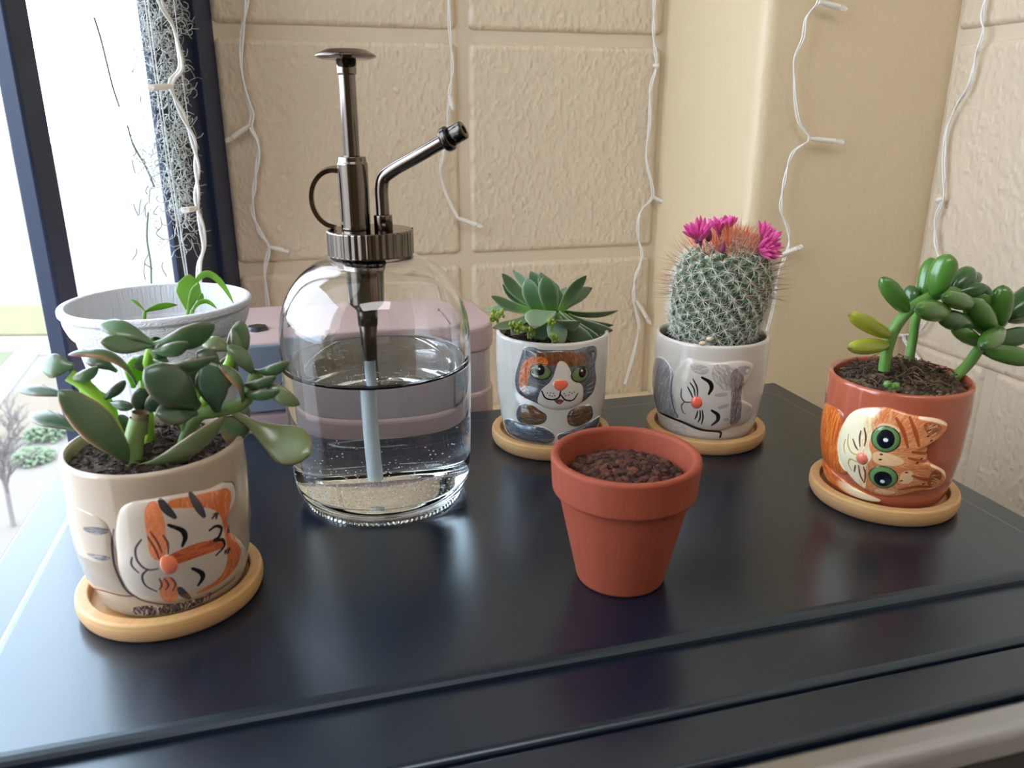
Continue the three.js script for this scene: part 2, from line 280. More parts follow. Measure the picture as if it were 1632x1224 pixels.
function potGeo(H) {
  const pts = [[0.5, 0.3], [22, 0], [24.6, 0.3], [25.9, 1.6]];
  for (let t = 3; t < H - 2; t += 2) pts.push([profR(t), t]);
  const R = profR(H); pts.push([R, H - 1.6], [R - 0.3, H - 0.6], [R - 1.2, H], [R - 2.0, H - 0.3], [R - 2.6, H - 1.4], [R - 2.9, H - 4], [R - 3.2, H - 14], [R - 4, 20], [R - 6, 9], [0.5, 8]);
  const g = lathe(pts.map(([r, t]) => [r / 1000, t / 1000]), 128), p = g.attributes.position, uv = g.attributes.uv, m = pts.length;
  // LatheGeometry runs x = r sin, z = r cos from angle 0 at +z; move the seam to the back
  g.rotateY(Math.PI);
  for (let i = 0; i < p.count; i++) { const j = i % m, k = Math.floor(i / m); uv.setXY(i, k / 128, j > m - 11 ? Math.min(0.985, (H - 1) / 64) : Math.max(pts[j][1], 0.5) / 64); }
  return g;
}
class Relief {                                     // a raised star-shaped patch on the pot wall
  constructor(outline, H, power = 4, base = () => 0, bumps = [], sink = 0.25) {
    const n = outline.length; this.c = [outline.reduce((a, p) => a + p[0], 0) / n, outline.reduce((a, p) => a + p[1], 0) / n]; this.H = H; this.p = power; this.base = base; this.bumps = bumps; this.sink = sink;
    const cv = new THREE.CatmullRomCurve3(outline.map((p) => V(p[0], p[1], 0)), true, 'centripetal').getPoints(180).slice(0, 180);
    this.o = cv.map((p) => [p.x, p.y]); this.ang = this.o.map(([a, b]) => Math.atan2(b - this.c[1], a - this.c[0])); this.rad = this.o.map(([a, b]) => Math.hypot(a - this.c[0], b - this.c[1]));
  }
  h(k, s, t) { let h = this.H * Math.sqrt(Math.max(0, 1 - Math.pow(k, this.p))) - this.sink; for (const [a, b, sg, w] of this.bumps) h += w * Math.exp(-((s - a) ** 2 + (t - b) ** 2) / (2 * sg * sg)) * (1 - k * k); return h; }
  at(s, t) {
    const a = Math.atan2(t - this.c[1], s - this.c[0]), d = Math.hypot(s - this.c[0], t - this.c[1]); let best = 0, bd = 9;
    this.ang.forEach((q, i) => { const e = Math.abs(Math.atan2(Math.sin(q - a), Math.cos(q - a))); if (e < bd) { bd = e; best = i; } });
    const k = d / this.rad[best]; return k >= 1 ? 0 : Math.max(0, this.h(k, s, t)) + this.base(s, t);
  }
  geo(rings = 18) {
    const n = this.o.length, pos = [], uv = [], idx = [];
    const put = (s, t, k) => { const q = onPot(s, t, this.h(k, s, t) + this.base(s, t)); pos.push(...q); uv.push(0.5 + s / (2 * Math.PI * RS), t / 64); };
    put(this.c[0], this.c[1], 0);
    for (let j = 1; j <= rings; j++) { const k = Math.sin(j / rings * Math.PI / 2); for (let i = 0; i < n; i++) put(this.c[0] + (this.o[i][0] - this.c[0]) * k, this.c[1] + (this.o[i][1] - this.c[1]) * k, k); }
    let area = 0; for (let i = 0; i < n; i++) { const a = this.o[i], b = this.o[(i + 1) % n]; area += a[0] * b[1] - a[1] * b[0]; }
    const tri = (a, b, c) => (area > 0 ? idx.push(a, b, c) : idx.push(a, c, b));
    for (let i = 0; i < n; i++) tri(0, 1 + i, 1 + (i + 1) % n);
    for (let j = 0; j < rings - 1; j++) for (let i = 0; i < n; i++) { const a = 1 + j * n + i, b = 1 + j * n + (i + 1) % n; tri(a, a + n, b); tri(b, a + n, b + n); }
    const g = new THREE.BufferGeometry(); g.setAttribute('position', new THREE.Float32BufferAttribute(pos, 3)); g.setAttribute('uv', new THREE.Float32BufferAttribute(uv, 2)); g.setIndex(idx); g.computeVertexNormals(); return g;
  }
}
const oval = (cx, cy, rx, ry, n = 24) => Array.from({ length: n }, (_, i) => [cx + rx * Math.cos(i / n * 6.2832), cy + ry * Math.sin(i / n * 6.2832)]);
function soilGeo(R, y, mound, cols, nBits, fibre, lump = 1) {
  const gs = [], N = 40, M = 12, pos = [], idx = [];
  const g = new THREE.CircleGeometry(R, 48); const disc = new THREE.RingGeometry(0.0001, R, 64, 14); disc.rotateX(-Math.PI / 2); const p = disc.attributes.position;
  for (let i = 0; i < p.count; i++) { const r = Math.hypot(p.getX(i), p.getZ(i)) / R; p.setY(i, y + mound * (1 - r * r) + rr(-1, 1) * 0.0007); }
  disc.computeVertexNormals(); gs.push(tint(disc, () => lin(cols[Math.floor(rnd() * cols.length)])));
  for (let k = 0; k < nBits; k++) {
    const a = rr(0, 6.283), u = Math.sqrt(rnd()) * R * 0.96, yy = y + mound * (1 - (u / R) ** 2); let b;
    if (rnd() < fibre) { const l = rr(0.002, 0.0065) * (fibre > 0.5 ? 1.5 : 1), bend = rr(-0.3, 0.3) * l; b = tube([V(-l / 2, 0, 0), V(0, bend + 0.0004, bend), V(l / 2, 0, 0)], rr(0.00016, 0.00028), 4, 4); b.rotateZ(rr(-0.55, 0.55)); b.rotateY(rr(0, 6.28)); b.translate(Math.cos(a) * u * 0.88, yy + rr(0.0003, fibre > 0.5 ? 0.003 : 0.0016), Math.sin(a) * u * 0.88); }
    else { b = new THREE.IcosahedronGeometry(rr(0.0005, 0.0014) * lump, 0); b.scale(rr(0.8, 1.6), rr(0.5, 0.9), 1); b.rotateY(rr(0, 6.28)); b.rotateX(rr(-0.6, 0.6)); b.translate(Math.cos(a) * u, yy + rr(0, 0.0009) * lump * lump, Math.sin(a) * u); }
    gs.push(plain(b, lin(cols[Math.floor(rnd() * cols.length)])));
  }
  return flat(gs);
}
const soilMat = std(0xffffff, 0.95, { vertexColors: true });
const SOIL = ['#241b17', '#2f241d', '#3b2c22', '#1c1512', '#4a3829'];
const COIR = ['#3d2018', '#4e2a1d', '#2c1712', '#5c3424', '#351c15'];
const FIB = ['#4a3a2a', '#3a2c20', '#5d4a34', '#2a2019', '#6d573c'];
function glaze(tex) { return std(0xffffff, 0.11, { map: tex, clearcoat: 0.25, clearcoatRoughness: 0.05 }); }
function catPot(x, z, H, label, tex, soilCols, soilY, mound, fibre = 0.3) {
  const o = thing('cat_planter', label, 'planter', [x, T + 0.0042, z], Math.atan2(-x, -z)); const mat = glaze(tex);
  part(o, 'pot', potGeo(H), mat); const s = part(o, 'soil', soilGeo((profR(H) - 3.1) / 1000, soilY, mound, soilCols, 700, fibre), soilMat); s.userData.kind = 'stuff';
  return { o, mat };
}

// --- grey sleeping cat pot ---
{
  const head = [[-19.3,41.6],[-17.0,45.3],[-11.3,51.1],[-6.2,50.4],[-0.1,50.4],[5.4,50.4],[11.7,51.0],[19.9,50.3],[24.7,47.6],[24.7,45.1],[22.7,40.4],[19.6,37.1],[20.5,30.6],[21.7,27.3],[25.4,25.3],[30.2,20.9],[30.5,14.5],[24.8,12.0],[16.9,11.9],[13.0,10.1],[6.5,9.2],[-1.2,9.7],[-9.1,12.0],[-15.4,15.3],[-18.7,22.4],[-19.9,30.0],[-20.2,36.3]];
  const body = [[-39,44.2],[-27.7,47.0],[-21.3,42.4],[-19.0,37.7],[-18.5,23.4],[-14.0,13.6],[-24.7,13.2],[-39.6,12.9],[-46.9,21.2],[-46.8,33.2]];
  const tex = artCanvas((x) => {
    x.fillStyle = '#cdc5ba'; x.fillRect(-99, -1, 198, 66);
    fillBlob(x, body, '#8e8c8c'); fur(x, body, ['#7b7a7c', '#9a9898', '#a5a3a2', '#85838a'], 500, 7, 1.4, 0.25, 0.5);
    fillBlob(x, head, '#cbc2b7');
    const band = [[13, 48], [17.5, 44], [18.5, 38], [17.5, 30], [19, 22], [20, 14], [14, 12], [12.5, 22], [12, 34], [10, 44]];
    fur(x, band, ['rgba(120,112,112,0.5)', 'rgba(96,90,94,0.45)', 'rgba(150,142,138,0.4)'], 700, 4.5, 1.5, 0.3, 0.5);
    const crown = [[2, 50], [11, 49], [17, 45], [18, 38], [9, 34], [4, 38], [1, 44]]; fur(x, crown, ['rgba(150,142,136,0.35)', 'rgba(128,120,118,0.3)'], 260, 4, 2.2, 0.5, 0.5);
    fur(x, [[-11, 49], [-3, 49], [1, 46], [-2, 43], [-8, 44]], ['rgba(150,145,142,0.5)', 'rgba(168,162,158,0.5)'], 130, 3.5, 3.4, 0.3, 0.5);
    for (const p of [[[3, 31.5], [7, 31], [11, 32.5], [8, 34], [4, 33]], [[5, 25], [10, 27.5], [12, 26], [7, 23.5]], [[8, 17], [12, 19], [13, 16]]]) fillBlob(x, p, 'rgba(150,144,140,0.6)');
    fillBlob(x, [[12, 49], [23.5, 47.5], [18.5, 41]], '#a7a2a0'); fillBlob(x, [[18.5, 46.3], [22, 46.2], [19.8, 43.2]], '#dcd8d4');
    fillBlob(x, [[22, 25], [29, 20], [29, 15.5], [21, 14]], '#c2bcb6');
    const eye = (p) => brush(x, p, 2.1, '#17161a', 0.2);
    eye([[-3.1,41.7],[0.7,39.4],[1.8,36.4],[0.7,32.5]]); eye([[2.9,23.0],[6.1,20.4],[6.5,17.1],[3.8,13.5]]);
    for (const p of [[[-7.6,40.3],[-5.2,35.6],[-4.6,30.6]],[[-8.9,37.9],[-6.7,34.8],[-5.8,30.8]],[[-10.0,35.2],[-8.0,32.0],[-6.9,29.7]],[[-1.8,22.6],[-1.2,17.9],[-1.8,13.5]],[[-2.9,22.4],[-2.7,17.8],[-3.7,14.6]],[[-4.1,21.9],[-4.6,18.8],[-5.5,16.3]]]) brush(x, p, 0.8, '#2a282c', 0.3);
    brush(x, [[-13.4,33.2],[-13.1,28.5],[-11.1,26.3],[-7.7,26.8]], 0.75, '#39363a', 0.4); brush(x, [[-11.1,26.0],[-13.0,23.2],[-12.3,19.4],[-10.6,18.4]], 0.7, '#57524f', 0.3);
    brush(x, [[-40.1,11.7],[-16.2,12.4],[-2.5,9.6],[10.0,8.1],[10.2,4.9]], 1.7, '#1d1b20', 0.5); brush(x, [[-20.2, 38], [-20.6, 30], [-19.4, 22], [-16, 14.5]], 0.7, '#4c4a4e', 0.4);
    fur(x, [[-40, 11], [-16, 11.5], [-10, 8], [-12, 4], [-40, 3]], ['rgba(160,158,158,0.4)', 'rgba(190,186,182,0.5)'], 200, 3, 0.1, 0.3, 0.6);
    fillBlob(x, oval(-4.9, 27, 2.8, 3.7), '#ef6a4e');
  });
  const { o, mat } = catPot(0.2285, -0.3949, 59, 'white planter with a grey sleeping cat face, holding the flowering cactus', tex, SOIL, 0.0545, 0.002, 0.25);
  part(o, 'cat_body', new Relief(body, 2.0, 3).geo(), mat, 'raised grey body of the sleeping cat');
  const f = new Relief(head, 3.0, 3.4, () => 0, [[-9, 27, 5, 1.2], [20, 45, 2.4, -1.2], [25.5, 19, 2.2, -1.0]]);
  const fm = part(o, 'cat_face', f.geo(), mat, 'raised sleeping cat face lying sideways');
  part(fm, 'nose', new Relief(oval(-4.9, 27, 2.8, 3.6), 1.4, 2, (s, t) => f.at(s, t)).geo(8), mat, 'coral nose');
  coaster(0.2285, -0.3949, 0.4, 'bamboo coaster under the grey sleeping cat planter');
}
// --- orange cat pot ---
{
  const head = [[-13.5,50.0],[-8.2,51.7],[-2.7,53],[3.2,51.7],[9.0,50.4],[13.9,50.3],[21.2,48.4],[23.2,46.0],[22.6,43.2],[18.0,38.9],[15.8,36.7],[16.0,32.6],[17.7,28.4],[21.3,26.4],[28.4,22.2],[31,16.2],[25.0,13.3],[16.7,12.9],[10.9,10.8],[4.7,8.8],[-0.7,8.3],[-6.4,9.4],[-13.2,12.4],[-18.1,16.2],[-22.0,20.9],[-23.0,29.8],[-22.5,37.2],[-20.1,43.5],[-16.8,47.5]];
  const body = [[-43,41],[-33,45],[-22.0,43.8],[-21.5,30],[-20.5,20.9],[-17.0,14.6],[-30,12.5],[-42,15],[-45,28]];
  const tail = [[-42,13.5],[-30,13.2],[-20,11.6],[-9.9,9.0],[-0.2,7.0],[0.6,4.6],[-10,3.6],[-25,4.4],[-41,6]];
  const tex = artCanvas((x) => {
    x.fillStyle = '#a9583f'; x.fillRect(-99, -1, 198, 66);
    fillBlob(x, body, '#c9662a'); fur(x, body, ['#b9531d', '#d9752f', '#c25a20', '#dd8139'], 600, 8, 1.5, 0.15, 0.5); fillBlob(x, [[-46, 36], [-41.5, 36], [-40.5, 22], [-45, 20]], '#e9c39a');
    fillBlob(x, tail, '#c8682c'); fur(x, tail, ['#b9531d', '#d9752f'], 200, 5, -0.1, 0.2, 0.5);
    for (let k = 0; k < 26; k++) { x.globalAlpha = 0.14; fillBlob(x, [[-24 + k * 0.5, 11.5 - k * 0.1], [-9.9, 8.6], [0.2, 6.6], [0.4, 5], [-10, 4.2], [-22 + k * 0.5, 5]], '#f3e2bb'); } x.globalAlpha = 1;
    fillBlob(x, head, '#d68a58');
    fur(x, head, ['rgba(200,110,62,0.55)', 'rgba(224,156,108,0.5)', 'rgba(190,98,54,0.5)', 'rgba(236,182,136,0.4)'], 1500, 4, (s, t) => Math.atan2(t - 29, s + 8), 0.4, 0.4);
    const cream = [[-23.5, 30], [-22, 38], [-20, 44], [-16, 48.5], [-9, 51.5], [-5, 52], [-9, 46], [-6.5, 41], [-8, 34], [-5, 29], [-8, 23], [-7, 16], [-7.4, 9], [-13, 12], [-19, 16.5], [-22.4, 21]];
    fillBlob(x, cream, '#efe6c2'); fur(x, [[-11, 51], [-5, 50], [-6, 42], [-8, 32], [-6.5, 22], [-7, 10], [-11, 12], [-11, 30]], ['rgba(226,172,110,0.3)', 'rgba(240,214,164,0.4)'], 300, 3, 1.5, 0.4, 0.5);
    for (const p of [[[-5, 46], [1, 46], [4, 43], [-1, 41], [-6, 42]], [[-6, 33], [6, 31], [7, 27], [-5, 25]], [[6, 24], [11, 25], [12, 18], [6, 17]], [[-3, 13], [7, 13], [4, 10], [-3, 10]]]) { x.globalAlpha = 0.75; fillBlob(x, p, '#f0d3a4'); x.globalAlpha = 1; }
    for (const p of [[[1, 49], [4, 44], [7, 36]], [[6, 50], [9, 43], [11, 37]], [[9, 34], [16, 33], [18, 33]], [[8, 31], [14, 29.5], [17, 30]], [[11, 22], [17, 20], [21, 19]], [[7, 14], [14, 16], [22, 15.5]]]) brush(x, p, 1.6, 'rgba(168,78,40,0.55)', 0.3);
    fillBlob(x, [[9.6, 48.8], [21.5, 46.8], [15.8, 39.5]], '#a55632'); fillBlob(x, [[18.5, 27], [28.5, 19.5], [18, 14.5]], '#9c5334'); brush(x, [[10, 49.8], [17, 48.7], [22.4, 46.3]], 1.5, '#f2d8b2', 0.4); brush(x, [[18, 27.4], [24, 24], [29.8, 18.6], [29, 15.5], [20, 13.6]], 1.5, '#f2d8b2', 0.4);
    fur(x, [[11, 48], [20, 46.6], [15.8, 40]], ['#7d3c22', '#c07a4e', '#e4b184'], 70, 4, 0.4, 0.3, 0.35); fur(x, [[19, 26], [28, 19.5], [19, 15]], ['#7d3c22', '#c07a4e', '#e4b184'], 70, 4, -0.3, 0.3, 0.35);
    for (const [a, b] of [[-2.3, 31], [-2.4, 28.4], [8.3, 23.6], [7, 19], [13.2, 30.7], [11.6, 28.8], [16.8, 17.6], [14, 41.8], [15.6, 39.8]]) { x.fillStyle = '#4a2415'; x.beginPath(); x.ellipse(a, b, 0.7, 0.4, 0.3, 0, 7); x.fill(); }
    for (const p of [[[-10.4,41.6],[-9.2,37.6],[-9.1,33.2]],[[-11.6,39.8],[-11.7,36.3],[-10.9,32.3]],[[-14.6,34.7],[-12.8,31.7],[-11.5,30.4]],[[-10.7,22.7],[-9.7,17.4],[-8.0,14.1]],[[-8.5,22.8],[-7.6,19.3],[-7.7,14.2]],[[-12.1,22.2],[-12.7,18.2]]]) brush(x, p, 0.7, '#6b3a26', 0.3);
    brush(x, [[-17.2,36.2],[-16.6,31.0],[-14.4,28.2],[-11.5,28.0]], 0.7, '#c9a24f', 0.4); brush(x, [[-11.2,24.4],[-14.7,24.4],[-15.7,21.5],[-14.2,18.3]], 0.7, '#c9a24f', 0.4); brush(x, [[-18.5, 33], [-18.8, 29], [-17.8, 26]], 0.5, '#c08a5a', 0.4); brush(x, [[-18, 16], [-12, 11.8], [-6, 9]], 0.6, '#7a4a2c', 0.4);
    fillBlob(x, oval(-9.4, 26.8, 2.5, 2.9), '#e27a63');
    for (const [a, b, rx, ry, p, q, pr, py, ga, gb] of [[-1.6, 38.6, 5.6, 6.4, -1.6, 38.9, 3.3, 4.6, -1.5, 38.6], [-0.3, 19.5, 5.9, 6.0, -0.3, 19.0, 3.6, 4.0, -0.3, 17.7]]) {
      fillBlob(x, oval(a, b, rx, ry), '#15251a'); fillBlob(x, oval(a, b, rx - 0.45, ry - 0.45), '#5f8a4f'); fillBlob(x, oval(a, b, rx - 1.4, ry - 1.4), '#6a9358'); fillBlob(x, oval(p, q, pr, py), '#0d121d'); fillBlob(x, oval(ga, gb, 0.95, 0.95), '#eef2f2');
    }
  });
  const { o, mat } = catPot(0.274, -0.2975, 59.5, 'rust orange planter with a wide-eyed ginger cat face lying sideways', tex, FIB, 0.0555, 0.0075, 0.55);
  part(o, 'cat_body', new Relief(body, 2.0, 3).geo(), mat, 'raised orange body of the ginger cat');
  part(o, 'cat_tail', new Relief(tail, 1.8, 3).geo(), mat, 'raised orange and cream tail');
  const f = new Relief(head, 3.0, 3.4, () => 0, [[-11, 27, 5, 1.3], [17, 45, 2.6, -1.4], [24, 19.5, 3, -1.3]]);
  const fm = part(o, 'cat_face', f.geo(), mat, 'raised ginger cat face lying sideways');
  part(fm, 'nose', new Relief(oval(-9.4, 26.8, 2.5, 2.9), 1.4, 2, (s, t) => f.at(s, t)).geo(8), mat, 'pink nose');
  for (const [a, b, rx, ry] of [[-1.6, 38.6, 5.6, 6.4], [-0.3, 19.5, 5.9, 6.0]]) part(fm, 'eye', new Relief(oval(a, b, rx, ry), 1.3, 2.4, (s, t) => f.at(s, t)).geo(10), mat, 'round green eye');
  coaster(0.274, -0.2975, 0.1, 'bamboo coaster under the rust orange cat planter');
}
// --- calico cat pot ---
{
  const head = [[-15.3,59.6],[-10.3,60.4],[-5.9,58.9],[3.2,59.4],[12.6,58.6],[16.8,59.6],[22.9,60.2],[26.2,58.0],[26.8,53.8],[25.2,47.8],[27.2,40.2],[25.3,32.9],[21.6,30.2],[16.2,27.6],[9.6,25.4],[3.4,25.2],[-2.8,26.3],[-8.4,29.0],[-15.0,30.9],[-19.7,33.5],[-21.3,39.7],[-19.3,47.7],[-16.8,54.5]];
  const paw1 = [[-21.2,21.5],[-17.8,26.7],[-13.2,27.6],[-9.1,24.5],[-5.1,22.4],[-5.7,18.0],[-8.8,16.0],[-14.6,14.8],[-21.1,16.0]], paw2 = [[12.1,24.5],[17.7,26.1],[22.7,26.3],[26.5,22.2],[27.2,17.0],[20.7,14.2],[13.0,14.4],[10.7,19.7]];
  const leg1 = [[-36.8,11.0],[-27.4,15.4],[-17.5,14.8],[-4.6,14.9],[1.4,11.3],[2.8,8.0],[0.4,4.6],[-8.1,4.2],[-23.2,4.2],[-34.5,5.5]], leg2 = [[4.1,6.6],[3.9,10.0],[8.8,11.6],[17.3,13.0],[30,15.6],[37.5,14.7],[37.5,8.0],[24,4.6],[11.0,4.2]];
  const muz = [[3.0,54],[6.5,53.4],[9.3,48.5],[10.7,42.0],[16.2,40.1],[17.3,31.0],[16.2,26.6],[3.4,24],[-7.7,28.1],[-6.7,33.2],[-5.1,38.1],[-0.2,42.4],[1.8,48.8]];
  const tex = artCanvas((x) => {
    x.fillStyle = '#d2cec6'; x.fillRect(-99, -1, 198, 66);
    fillBlob(x, leg1, '#4b5563'); fur(x, leg1, ['#3d4654', '#59636f', '#454e5b', '#6b747e'], 500, 5, -0.15, 0.3, 0.5); fillBlob(x, leg2, '#4b5563'); fur(x, leg2, ['#3d4654', '#59636f', '#454e5b'], 400, 5, 0.3, 0.3, 0.5);
    fillBlob(x, [[-21, 21.5], [-17.8, 26.7], [-13.2, 27.6], [-10, 25], [-10, 17], [-14.6, 15.2], [-21, 16]], '#4a4a52'); fur(x, paw1.map(([a, b]) => [a + 3, b]), ['#6d5138', '#7d5c3c', '#8d6c48', '#5a4638', '#4a4a52'], 420, 5, -0.12, 0.25, 0.45);
    fillBlob(x, [[17, 24.5], [22.7, 26.3], [26.5, 22.2], [27.2, 17.0], [20.7, 14.8], [16, 18]], '#46444c'); fur(x, paw2.map(([a, b]) => [a - 2, b]), ['#6d5138', '#5f4632', '#8d6c48', '#4d3b34'], 380, 5, 3.3, 0.25, 0.45);
    const mask = head.map((p) => [...p]); fillBlob(x, mask, '#5d5f66'); fur(x, mask, ['#4d5058', '#6a6c73', '#575a62', '#74767c'], 900, 4, (s, t) => Math.atan2(t - 40, s - 3), 0.5, 0.4);
    const brown = [[-12, 57], [3, 59], [17, 58], [18, 51], [9, 50], [6, 53], [0, 51], [-8, 52]]; fur(x, brown, ['#6b4026', '#7d4a2b', '#583621', '#8d5a35'], 520, 5, -1.4, 0.35, 0.45);
    const orange = [[-15, 52], [-10, 56], [-3, 56], [-1, 51], [-8, 52], [-11, 47], [-12, 40], [-15, 33], [-18, 38], [-17, 46]]; fur(x, orange, ['#d2682c', '#e07a38', '#c25a22', '#e6904e', '#a84e20'], 720, 4.5, -2.2, 0.5, 0.5);
    fillBlob(x, muz, '#ddd6cc'); 
    fillBlob(x, [[-16, 30.5], [-12.5, 30.4], [-14, 31.9]], '#c66a34');
    fillBlob(x, [[-14.6, 58.8], [-8.8, 58], [-12.8, 54.2]], '#3d4048'); fillBlob(x, [[24.5, 58], [17.6, 57], [24.4, 51.5]], '#44424a'); fur(x, [[23.5, 57], [19, 56.4], [23.6, 52]], ['#b9b7b8', '#8b898e'], 30, 4, -1.3, 0.2, 0.3);
    for (const p of [[[-16, 40], [-12, 36]], [[-15, 37.6], [-11.5, 33.8]], [[-17, 36], [-13, 33]], [[19, 38.2], [24, 39.6]], [[19, 36], [24.2, 36.6]], [[19, 34], [23.5, 33.6]]]) brush(x, p, 0.45, '#b9b9ba', 0.3);
    for (const [a, b, rx, ry, p, q, pr, py, ga, gb] of [[-5.4, 47.5, 5.4, 4.5, -5.6, 48.8, 2.3, 2.9, -5.9, 49.4], [14.4, 45.5, 5.1, 4.6, 15.3, 46.9, 2.2, 3.1, 14.9, 47.8]]) { fillBlob(x, oval(a, b, rx, ry), '#1c2119'); fillBlob(x, oval(a, b, rx - 0.5, ry - 0.5), '#66794b'); fillBlob(x, oval(a, b - 0.6, rx - 1.4, ry - 1.6), '#748857'); fillBlob(x, oval(p, q, pr, py), '#10131a'); fillBlob(x, oval(ga, gb, 0.5, 0.6), '#dfe6ea'); }
    fillBlob(x, [[1.3,31.8],[3.7,32.6],[6.2,32.0],[4.3,29.6]], '#8e2f24'); brush(x, [[1.2, 31.9], [4.2, 29.6], [6.4, 31.9]], 0.5, '#241a1a', 0.5);
    brush(x, [[-4.8,36.9],[-2.8,32.9],[1.0,32.2],[3.6,33.6],[4.4,37.4]], 0.9, '#1a181b', 0.4); brush(x, [[4.5,35.2],[7.2,31.8],[11.1,31.3],[13.6,34.9]], 0.9, '#2a2628', 0.3);
    for (const [a, b] of [[-2, 36], [-0.8, 34.6], [0.4, 34.2], [1.6, 34.6], [-0.4, 36.2], [1, 36], [6.2, 35.6], [7, 34.4], [8.6, 34.6], [10.2, 35.4], [9, 36.2], [11.4, 36]]) { x.fillStyle = '#3a3536'; x.beginPath(); x.arc(a, b, 0.34, 0, 7); x.fill(); }
    fillBlob(x, [[0.6,41.3],[1.6,43.5],[6.2,43.7],[8.4,41.6],[7.4,39.2],[4.4,37.0],[2.0,38.4]], '#ef7352');
  });
  const { o, mat } = catPot(0.1379, -0.4124, 62.5, 'white planter with a calico cat face, grey legs and brown paws', tex, SOIL, 0.0575, 0.001, 0.2);
  const f = new Relief(head, 2.4, 3.4, () => 0, [[4, 35, 6, 1.2], [22, 55.5, 2.4, -0.9], [-12, 57, 2, -0.7]]);
  const fm = part(o, 'cat_face', f.geo(), mat, 'raised calico cat face');
  part(fm, 'nose', new Relief([[0.6,41.3],[1.6,43.3],[6.2,43.5],[8.2,41.6],[7.4,39.3],[4.4,37.4],[2.0,38.6]], 1.1, 2.2, (s, t) => f.at(s, t)).geo(8), mat, 'coral nose');
  for (const [a, b, rx, ry] of [[-5.4, 47.5, 5.3, 4.4], [14.4, 45.5, 5.0, 4.5]]) part(fm, 'eye', new Relief(oval(a, b, rx, ry), 1.0, 2.4, (s, t) => f.at(s, t)).geo(10), mat, 'green eye');
  for (const p of [paw1, paw2]) part(o, 'paw', new Relief(p, 1.8, 3).geo(10), mat, 'brown and grey paw');
  for (const p of [leg1, leg2]) part(o, 'leg', new Relief(p, 2.0, 3).geo(10), mat, 'slate grey leg');
  coaster(0.1379, -0.4124, 0.7, 'bamboo coaster under the calico cat planter');
}
